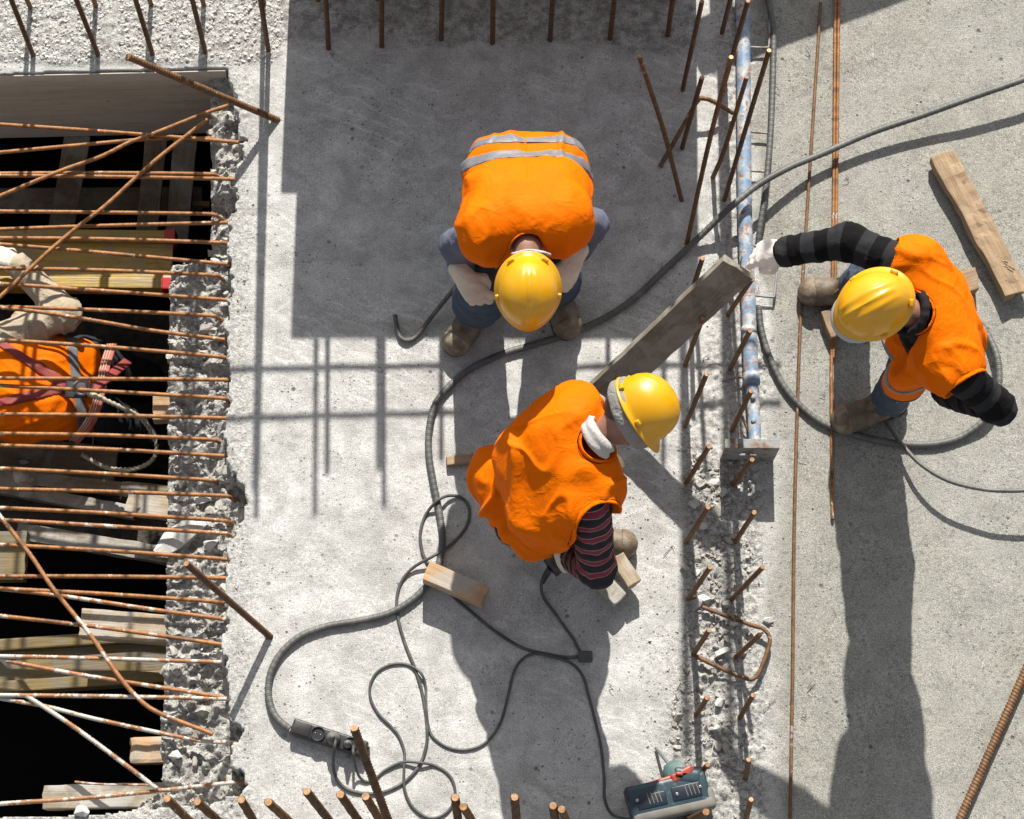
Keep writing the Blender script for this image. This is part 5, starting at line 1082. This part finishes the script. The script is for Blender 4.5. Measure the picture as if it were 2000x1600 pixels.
# ---- worker stooping at the top, facing the camera side ------------------------------
J = dict(hipL=P(985, 340, 0.8), hipR=P(1075, 336, 0.8), kneeL=P(954, 530, 0.5), kneeR=P(1068, 495, 0.5), ankL=P(934, 590, 0.11), ankR=P(1084, 550, 0.11), toeL=(-.62, -1, 0), toeR=(.30, -1, 0),
         shL=P(950, 450, 1), shR=P(1104, 434, 1), elL=P(893, 478, 0.76), elR=P(1156, 440, 0.74), wrL=P(904, 526, 0.62), wrR=P(1120, 502, 0.62), neck=P(1030, 482, 1.02), head=P(1031, 562, 1.05),
         up=(.02, -.60, .80), fwd=(0.02, -.8, -.6))
r1, J = person('stooping worker in orange vest and blue-grey sleeves, hands on knees in the panel shadow', J, shirt=M_BLUSH, trous=M_JEAN, leg_r=(.098, .084))
vf = uni([uni(J['T'], .06, .024), rc(P(972, 318, 0.8), P(1088, 318, 0.8), .095), rc(P(966, 318, 0.72), P(1092, 318, 0.72), .095), rc(P(955, 372, 0.94), P(1098, 368, 0.94), .088), rc(P(948, 440, 1), P(1102, 428, 1), .070), rc(P(938, 478, 0.98), P(972, 490, 0.97), .058), rc(P(1092, 468, 0.98), P(1116, 448, 0.97), .054),
          rc(P(938, 350, 0.82), P(1116, 346, 0.8), .065)], .04)
vf = sub(vf, rc(P(1030, 482, 1.02), P(1028, 540, 0.94), .062, .11), .012); vf = sub(vf, rc(J['head']+(0, 0, .03), J['head'], .12), .01)
vf = cut(vf, P(1030, 300, 0.64), (0, .35, -1), .01)
ops1 = [(.010, 8, (.25, 1, -.2), .35, 21, 'crease'), (.005, 13, (-.35, 1, -.1), .3, 22, 'crease'), (.005, 8, (1, 0, 0), 1, 23, 'soft')]
vv = garment('hi_vis_vest', vf, .0062, M_ORA, r1, ops1); vest1, vf1, ops_1 = vv, vf, ops1
for sx_ in (P(1030, 400, 1.0),): garment('back_seam', slab(uni([vf], .01, .0012), sx_, (1, .02, 0), .0022), .0042, M_TRIM, vv, ops1)
for pt, nn_ in ((P(1030, 303, 0.94), (0, -1, .10)), (P(1030, 272, 0.9), (0, -1, .16))):
    tf = uni([vf], .01, .0030); garment('reflective_tape', slab(tf, pt, nn_, .0215), .0055, M_REFL, vv, ops1)
def trim(vest, vf_, cutter, w_=.0042, e_=.0024):
    def g(p): return np.maximum(vf_(p)-e_, np.abs(cutter(p)-.002)-w_)
    g.bb = (np.maximum(np.asarray(vf_.bb[0]), np.asarray(cutter.bb[0])-.03)-.01, np.minimum(np.asarray(vf_.bb[1]), np.asarray(cutter.bb[1])+.03)+.01); return garment('edge_binding', g, .0042, M_TRIM, vest, None)
helmet(r1, J['head']+J['HR'][:, 2]*.026+J['HR'][:, 1]*.004, J['HR'][:, 2], J['HR'][:, 1], .94)
trim(vest1, vf1, rc(P(1030, 482, 1.02), P(1028, 540, 0.94), .062, .11))
mk('goggle_strap', *tube(spline([P(1000, 497, 1.07), P(1030, 490, 1.09), P(1058, 493, 1.09), P(1074, 498, 1.06)], .006), .006, 8)[:2], M_COLLAR, r1)
glove(r1, P(906, 540, 0.685), np.array(P(938, 584, 0.62))-P(906, 540, 0.685), (-.45, .15, .85), -1, (.35, .35, .4, .45), mat=M_GLOVE, cuff=.035)
glove(r1, P(1116, 516, 0.685), np.array(P(1092, 560, 0.62))-P(1116, 516, 0.685), (.45, .15, .85), 1, (.35, .35, .4, .45), mat=M_GLOVE)

# ---- worker squatting at the centre bottom -------------------------------------------
J = dict(hipL=P(990, 935, 0.4), hipR=P(1022, 1020, 0.4), kneeL=P(1160, 905, 0.47), kneeR=P(1125, 1020, 0.47), ankL=P(1110, 905, 0.11), ankR=P(1135, 1052, 0.11), toeL=(1, .0, 0), toeR=(1, -.05, 0),
         shL=P(1118, 838, 0.85), shR=P(1150, 985, 0.79), elL=P(1165, 900, 0.52), elR=P(1166, 1112, 0.48), wrL=P(1120, 1020, 0.28), wrR=P(1122, 1092, 0.24), neck=P(1172, 858, 0.91), head=P(1236, 806, 0.98),
         up=(.80, .34, .50), fwd=(.52, -.78, -.28), bend=(0, 0, .06))
r2, J = person('squatting worker in a baggy orange vest and maroon striped sleeves, bent over a power tool', J, fat=.92, leg_r=(.076, .05), shirt=M_STR2, trous=M_BTROU, arm_r=(.066, .052, .042), shirt_ops=[(.0045, 26, J['elR']-J['shR'], 2.2, 3, 'ridge'), (.003, 15, (1, 0, 0), 1, 4, 'soft')], boots=M_BOOT)
vf = uni([uni(J['T'], .06, .020), rc(P(1130, 812, 0.87), P(1172, 955, 0.81), .068), rc(P(1085, 850, 0.83), P(1120, 985, 0.79), .118), rc(P(1030, 890, 0.71), P(1062, 1010, 0.69), .108), rc(P(980, 930, 0.5), P(1022, 1035, 0.46), .088), rc(P(984, 926, 0.42), P(1046, 1050, 0.4), .066), rc(P(1080, 1040, 0.52), P(1130, 1020, 0.65), .05),
          rc(P(1075, 810, 0.77), P(1120, 800, 0.83), .06), rc(P(1155, 905, 0.87), P(1178, 930, 0.85), .055)], .085)
vf = sub(vf, rc(P(1168, 866, 0.93), P(1250, 830, 1), .060, .085), .012)
vf = sub(vf, rc(J['shR']+(.020, -.055, .03), J['elR']+(0, 0, .06), .088, .105), .012)
vf = cut(vf, P(962, 1006, 0.42), (-.85, -.53, -.25), .010)
ops2 = [(.024, 6, (1, .75, .3), .26, 31, 'crease'), (.011, 11, (1, .5, .2), .26, 32, 'crease'), (.009, 7, (0, 0, 1), 1, 34, 'soft')]
vv = garment('hi_vis_vest', vf, .0062, M_ORA, r2, ops2)
trim(vv, vf, rc(J['shR']+(.020, -.055, .03), J['elR']+(0, 0, .06), .088, .105)); trim(vv, vf, rc(P(1168, 866, 0.93), P(1250, 830, 1), .060, .085))
hc = J['head']+J['HR'][:, 2]*.030+J['HR'][:, 1]*.008
helmet(r2, hc, J['HR'][:, 2], J['HR'][:, 1], .93)
HR = J['HR']; band = ell(J['head']+HR[:, 2]*.0, (.098, .120, .110), HR); band = slab(band, J['head']-HR[:, 2]*.006, HR[:, 2]+.12*HR[:, 1], .030, .010); garment('cloth_headband', band, .0055, M_SCARF, r2, [(.0035, 30, HR[:, 0], .4, 41, 'ridge')])
cc = J['neck']+.12*(J['head']-J['neck']); Rn = frame(J['head']-J['neck'], (0, 0, 1)); bk_ = unit(-J['HR'][:, 1]+.5*np.array([0, 0, 1])); t0_ = math.atan2(bk_@Rn[:, 1], bk_@Rn[:, 0]); ca_ = [cc+Rn[:, 0]*.070*math.cos(t)+Rn[:, 1]*.070*math.sin(t) for t in t0_+np.linspace(-1.9, 2.0, 17)]
cf = uni([rc(ca_[i]-Rn[:, 2]*.022, ca_[i+1]-Rn[:, 2]*.020, .010) for i in range(16)]+[rc(ca_[i]+Rn[:, 2]*.004, ca_[i+1]+Rn[:, 2]*.008, .009) for i in range(16)], .016)
garment('collar', cf, .005, M_COLLAR, r2, [(.003, 30, (.4, -1, 0), .35, 42, 'ridge')])
glove(r2, P(1122, 1092, 0.24), np.array(P(1085, 1100, 0.13))-P(1122, 1092, 0.24), (.1, -.3, .9), -1, (.6, .6, .6, .6), mat=M_GLOVE)
glove(r2, P(1120, 1020, 0.28), np.array(P(1100, 1070, 0.16))-P(1120, 1020, 0.28), (-.1, .3, .9), 1, (.6, .6, .6, .6), mat=M_GLOVE)
# power tool under his hands
gr = empty('angle_grinder', P(1100, 1095), 'black power tool with vent slits under the squatting worker', 'power tool')
ga, gb = P(1075, 1110, 0.11), P(1125, 1068, 0.11); gd = unit(gb-ga)
mk('motor_housing', *tube(spline([ga, ga*.6+gb*.4, gb], .02), .038, 18)[:2], M_BLACK, gr)
gs_ = np.cross(gd, [0, 0, 1.0])
for k in range(9):
    c = ga+gd*(.02+.010*k)+np.array([0, 0, .036]); mk('vent_slot', *tube(np.array([c-gs_*.018, c+np.array([0, 0, .003]), c+gs_*.018]), .0012, 5)[:2], M_GRUB, gr)
mk('cable_boot', *tube(spline([ga, P(1066, 1124, 0.08), P(1059, 1138, 0.05)], .01), np.linspace(.014, .009, len(spline([ga, P(1066, 1124, 0.08), P(1059, 1138, 0.05)], .01))), 10)[:2], M_BLACK, gr)
mk('gear_head', *rbox(gb+gd*.03, (.07, .07, .06), .015, seg=3), M_STEEL, gr); mk('cutting_disc', *lathe([(.001, 0), (.062, 0), (.062, .003), (.001, .003)], 30, np.array([[1, 0, 0, (gb+gd*.04)[0]], [0, 1, 0, (gb+gd*.04)[1]], [0, 0, 1, .04], [0, 0, 0, 1]])), M_STEEL, gr)

# ---- worker at the right, reaching for the plank --------------------------------------
J = dict(hipL=P(1790, 570, .95), hipR=P(1803, 660, .93), kneeL=P(1700, 545, .52), kneeR=P(1780, 718, .50), ankL=P(1672, 556, .11), ankR=P(1733, 783, .11), toeL=(-1, -.02, 0), toeR=(-1, -.35, 0),
         shL=P(1778, 522, 1.40), shR=P(1862, 722, 1.34), elL=P(1655, 472, 1.36), elR=P(1948, 796, 1.20), wrL=P(1535, 492, 1.27), wrR=P(1846, 765, .92), neck=P(1786, 612, 1.41), head=P(1716, 592, 1.49),
         up=(-.42, -.30, .86), fwd=(-.86, -.40, -.40))
r3, J = person('worker at the right in orange vest and black-grey striped sleeves, gripping the slanting plank', J, shirt=M_STR3, trous=M_JEAN, leg_r=(.078, .050), arm_r=(.052, .047, .040), shirt_ops=[(.0035, 26, J['elL']-J['shL'], 2.2, 3, 'ridge'), (.003, 15, (1, 0, 0), 1, 4, 'soft')])
vf = uni([uni(J['T'], .06, .022), rc(P(1785, 522, 1.39), P(1866, 712, 1.33), .084), rc(P(1830, 575, 1.30), P(1858, 665, 1.25), .092), rc(P(1842, 610, 1.10), P(1852, 680, 1.10), .095), rc(P(1825, 650, .95), P(1832, 700, .95), .10), rc(P(1800, 700, 1.15), P(1772, 745, 1.0), .068), rc(P(1765, 735, 1.16), P(1752, 750, 1.02), .045),
          rc(P(1778, 515, 1.39), P(1800, 512, 1.38), .06), rc(P(1888, 668, 1.15), P(1884, 688, 1.08), .055)], .05)
vf = sub(vf, rc(P(1784, 612, 1.43), P(1745, 605, 1.50), .062, .09), .012); vf = sub(vf, rc(P(1775, 640, 1.36), P(1730, 680, 1.20), .055, .085), .015)
vf = sub(vf, rc(J['shR']+(.04, -.06, 0), J['elR'], .074, .066), .012); vf = sub(vf, rc(J['shL']+(-.06, .025, 0), J['elL'], .070, .066), .012)
vf = cut(vf, P(1800, 740, .86), (.1, 0, -1), .012)
ops3 = [(.013, 7, (1, -.35, -.2), .3, 51, 'crease'), (.007, 12, (1, -.25, 0), .3, 52, 'crease'), (.005, 8, (0, 0, 1), 1, 54, 'soft')]
vv = garment('hi_vis_vest', vf, .0062, M_ORA, r3, ops3)
for pt, nn_ in ((P(1750, 750, 1.08), (.10, .25, 1)), (P(1750, 770, .96), (.10, .25, 1))): garment('reflective_tape', slab(uni([vf], .01, .0030), pt, nn_, .020), .0055, M_REFL, vv, ops3)
helmet(r3, J['head']+J['HR'][:, 2]*.030+J['HR'][:, 1]*.008, J['HR'][:, 2], J['HR'][:, 1], .92)
trim(vv, vf, rc(J['shR']+(.04, -.06, 0), J['elR'], .074, .066)); trim(vv, vf, rc(J['shL']+(-.06, .025, 0), J['elL'], .070, .066)); trim(vv, vf, rc(P(1784, 612, 1.43), P(1745, 605, 1.50), .062, .09))
HR = J['HR']; hd = J['head']
vz = ell(hd+HR[:, 1]*.072-HR[:, 2]*.022, (.086, .098, .030), HR); vz = cut(vz, hd+HR[:, 1]*.090, -HR[:, 1], .004); garment('clear_visor', vz, .005, simple('pale_visor', (.55, .56, .62), .25), r3)
glove(r3, P(1533, 493, 1.27), np.array(P(1478, 496, 1.21))-P(1533, 493, 1.27), (-.1, -.05, 1), -1, (.30, .42, .55, .62), mat=M_GLOVW, tcurl=.35, cuff=.035, spread=.04)
glove(r3, P(1846, 765, .92), np.array(P(1822, 748, .82))-P(1846, 765, .92), (0, -.6, .7), 1, (.5, .5, .5, .5), mat=M_GLOVW)
cn = J['neck']+.10*(J['head']-J['neck']); Rn = frame(J['head']-J['neck'], (0, 0, 1)); garment('collar', uni([rc(cn+Rn[:, 0]*.066*math.cos(t)+Rn[:, 1]*.066*math.sin(t), cn+Rn[:, 0]*.066*math.cos(t+.4)+Rn[:, 1]*.066*math.sin(t+.4), .012) for t in np.arange(16)*2*np.pi/16], .012), .005, M_TSH, r3)
# wire held between the fingers and tied round the plank end
pth = spline([P(1449, 500, 1.19), P(1449, 505, .98), P(1446, 515, .82), P(1447, 522, .73), P(1452, 524, .70)], .01)
V_, f_2, _ = tube(pth, .0016, 5); o = mk('tie_wire', V_-pth[0], f_2, M_WIRE); o.location = Vector(pth[0]); tag(o, 'thin wire between the white glove and the raised plank end', 'wire')

# ---- worker in the pit -----------------------------------------------------------------
J = dict(hipL=P(165, 705, -.62), hipR=P(165, 800, -.62), kneeL=P(280, 745, -.95), kneeR=P(270, 850, -.95), ankL=P(150, 730, -1.20), ankR=P(150, 850, -1.20), toeL=(1, 0, 0), toeR=(1, -.1, 0),
         shL=P(-62, 690, -.42), shR=P(-70, 850, -.44), elL=P(128, 612, -.40), elR=P(-40, 930, -.7), wrL=P(35, 520, -.40), wrR=P(60, 940, -.75), neck=P(-110, 760, -.40), head=P(-190, 755, -.38),
         up=(-.3, 0, .95), fwd=(-.95, 0, -.3))
r4, J = person('worker down in the pit in a harness and dusty beige sleeves, seen through the bars', J, shirt=M_KHAKI, trous=M_BTROU, arm_r=(.068, .062, .046), shirt_ops=[(.012, 12, np.cross(J['elL']-J['shL'], [0, 0, 1]), .4, 3, 'crease'), (.007, 24, np.cross(J['elL']-J['shL'], [0, 0, 1]), .4, 6, 'crease')])
vf = uni([rc(P(-60, 700, -.45), P(-60, 820, -.45), .100), rc(P(30, 715, -.47), P(30, 800, -.47), .135), rc(P(100, 718, -.50), P(100, 795, -.50), .128), rc(P(150, 712, -.56), P(138, 800, -.56), .105)], .05)
vf = cut(vf, P(196, 760, -.52), (1, 0, -.2), .01); vf = sub(vf, rc(P(-110, 760, -.4), P(-200, 755, -.38), .07, .1), .01)
ops4 = [(.008, 8, (1, .3, 0), .3, 61, 'crease'), (.005, 16, (1, -.3, 0), .3, 62, 'crease'), (.005, 8, (0, 1, 0), 1, 63, 'soft')]
vv = garment('hi_vis_vest', vf, .0065, M_ORA, r4, ops4)
garment('reflective_tape', slab(uni([vf], .01, .003), P(150, 740, -.45), (1, .18, -.1), .022), .0055, M_REFL, vv, ops4)
def strapf(p0, p1, w_, e_):
    d_ = np.asarray(p1)-np.asarray(p0); n_ = unit(np.cross(d_, CAM-np.asarray(p0))); return slab(uni([vf], .01, e_), p0, n_, w_)
hz = -.33
s1 = cut(strapf(P(0, 668, hz), P(132, 756, hz), .020, .006), P(140, 760, hz), (1, .3, 0), .003); s2 = cut(strapf(P(0, 786, hz), P(130, 757, hz), .019, .0075), P(135, 760, hz), (1, 0, 0), .003)
for s_ in (s1, s2): garment('harness_strap', s_, .0055, M_HARN, r4, ops4)
def ribbon(nm, pts_, r, mat, fl=.12): mk(nm, *tube(spline([P(*q) for q in pts_], .01), r, 10, flat=fl)[:2], mat, r4)
ribbon('harness_strap', [(218, 672, -.55), (205, 715, -.42), (195, 765, -.36), (178, 820, -.38), (145, 862, -.52)], .022, M_HARNL); ribbon('harness_strap', [(178, 820, -.37), (182, 850, -.5), (180, 880, -.62)], .017, M_HARNL); ribbon('harness_strap', [(130, 760, -.36), (165, 765, -.335), (200, 745, -.36), (250, 705, -.5)], .02, M_HARN)
for dx in (-4, 1, 6): ribbon('white_stitching', [(214+dx, 672, -.545), (201+dx, 715, -.41), (191+dx, 765, -.352), (172+dx, 820, -.372), (140+dx, 862, -.515)], .0016, M_WEBW, 1)
a_ = np.arange(33)*2*np.pi/32; c = P(160, 757, -.31); ring = np.stack([c[0]+.030*np.cos(a_), c[1]+.026*np.sin(a_), c[2]+.006*np.sin(a_)], 1); mk('harness_ring', *tube(ring, .0062, 8)[:2], M_STEEL, r4)
mk('back_pad', *rbox(P(150, 757, -.345), (.085, .085, .012), .005, seg=2), M_BLACK, r4)
glove(r4, P(35, 520, -.40), np.array(P(8, 505, -.38))-P(35, 520, -.40), (.1, .3, .9), 1, (.5, .5, .5, .5), mat=M_GLOVE)
glove(r4, P(60, 940, -.75), np.array(P(85, 950, -.8))-P(60, 940, -.75), (0, 0, 1), 1, (.3, .3, .3, .3), mat=M_GLOVE)
rp = spline([P(172, 768, -.31), P(190, 775, -.30), P(235, 795, -.34), (P(272, 815, -.42)), P(298, 848, -.50), P(306, 880, -.54), P(290, 905, -.56), P(250, 918, -.58), P(205, 912, -.60), P(160, 888, -.62)], .0025)
rr_ = .0085+.003*np.exp(-((np.arange(len(rp))-14)/14.)**2)
V_, f_2, _ = tube(rp, rr_, 9, lambda s, a: .0018*np.cos(2*a-2*np.pi*s/.02)); o = mk('safety_rope', V_-rp[0], f_2, M_ROPE); o.location = Vector(rp[0]); tag(o, 'cream twisted rope hanging from the ring of the harness', 'rope')
# floor the pit worker kneels on
beam('scaffold_board', P(-150, 800, -1.31), P(420, 800, -1.31), .9, .05, M_PITD, 'dark board deck deep below the pit worker', 'deck')  # dark colour stands in for pit shade, as sun would brighten this deck
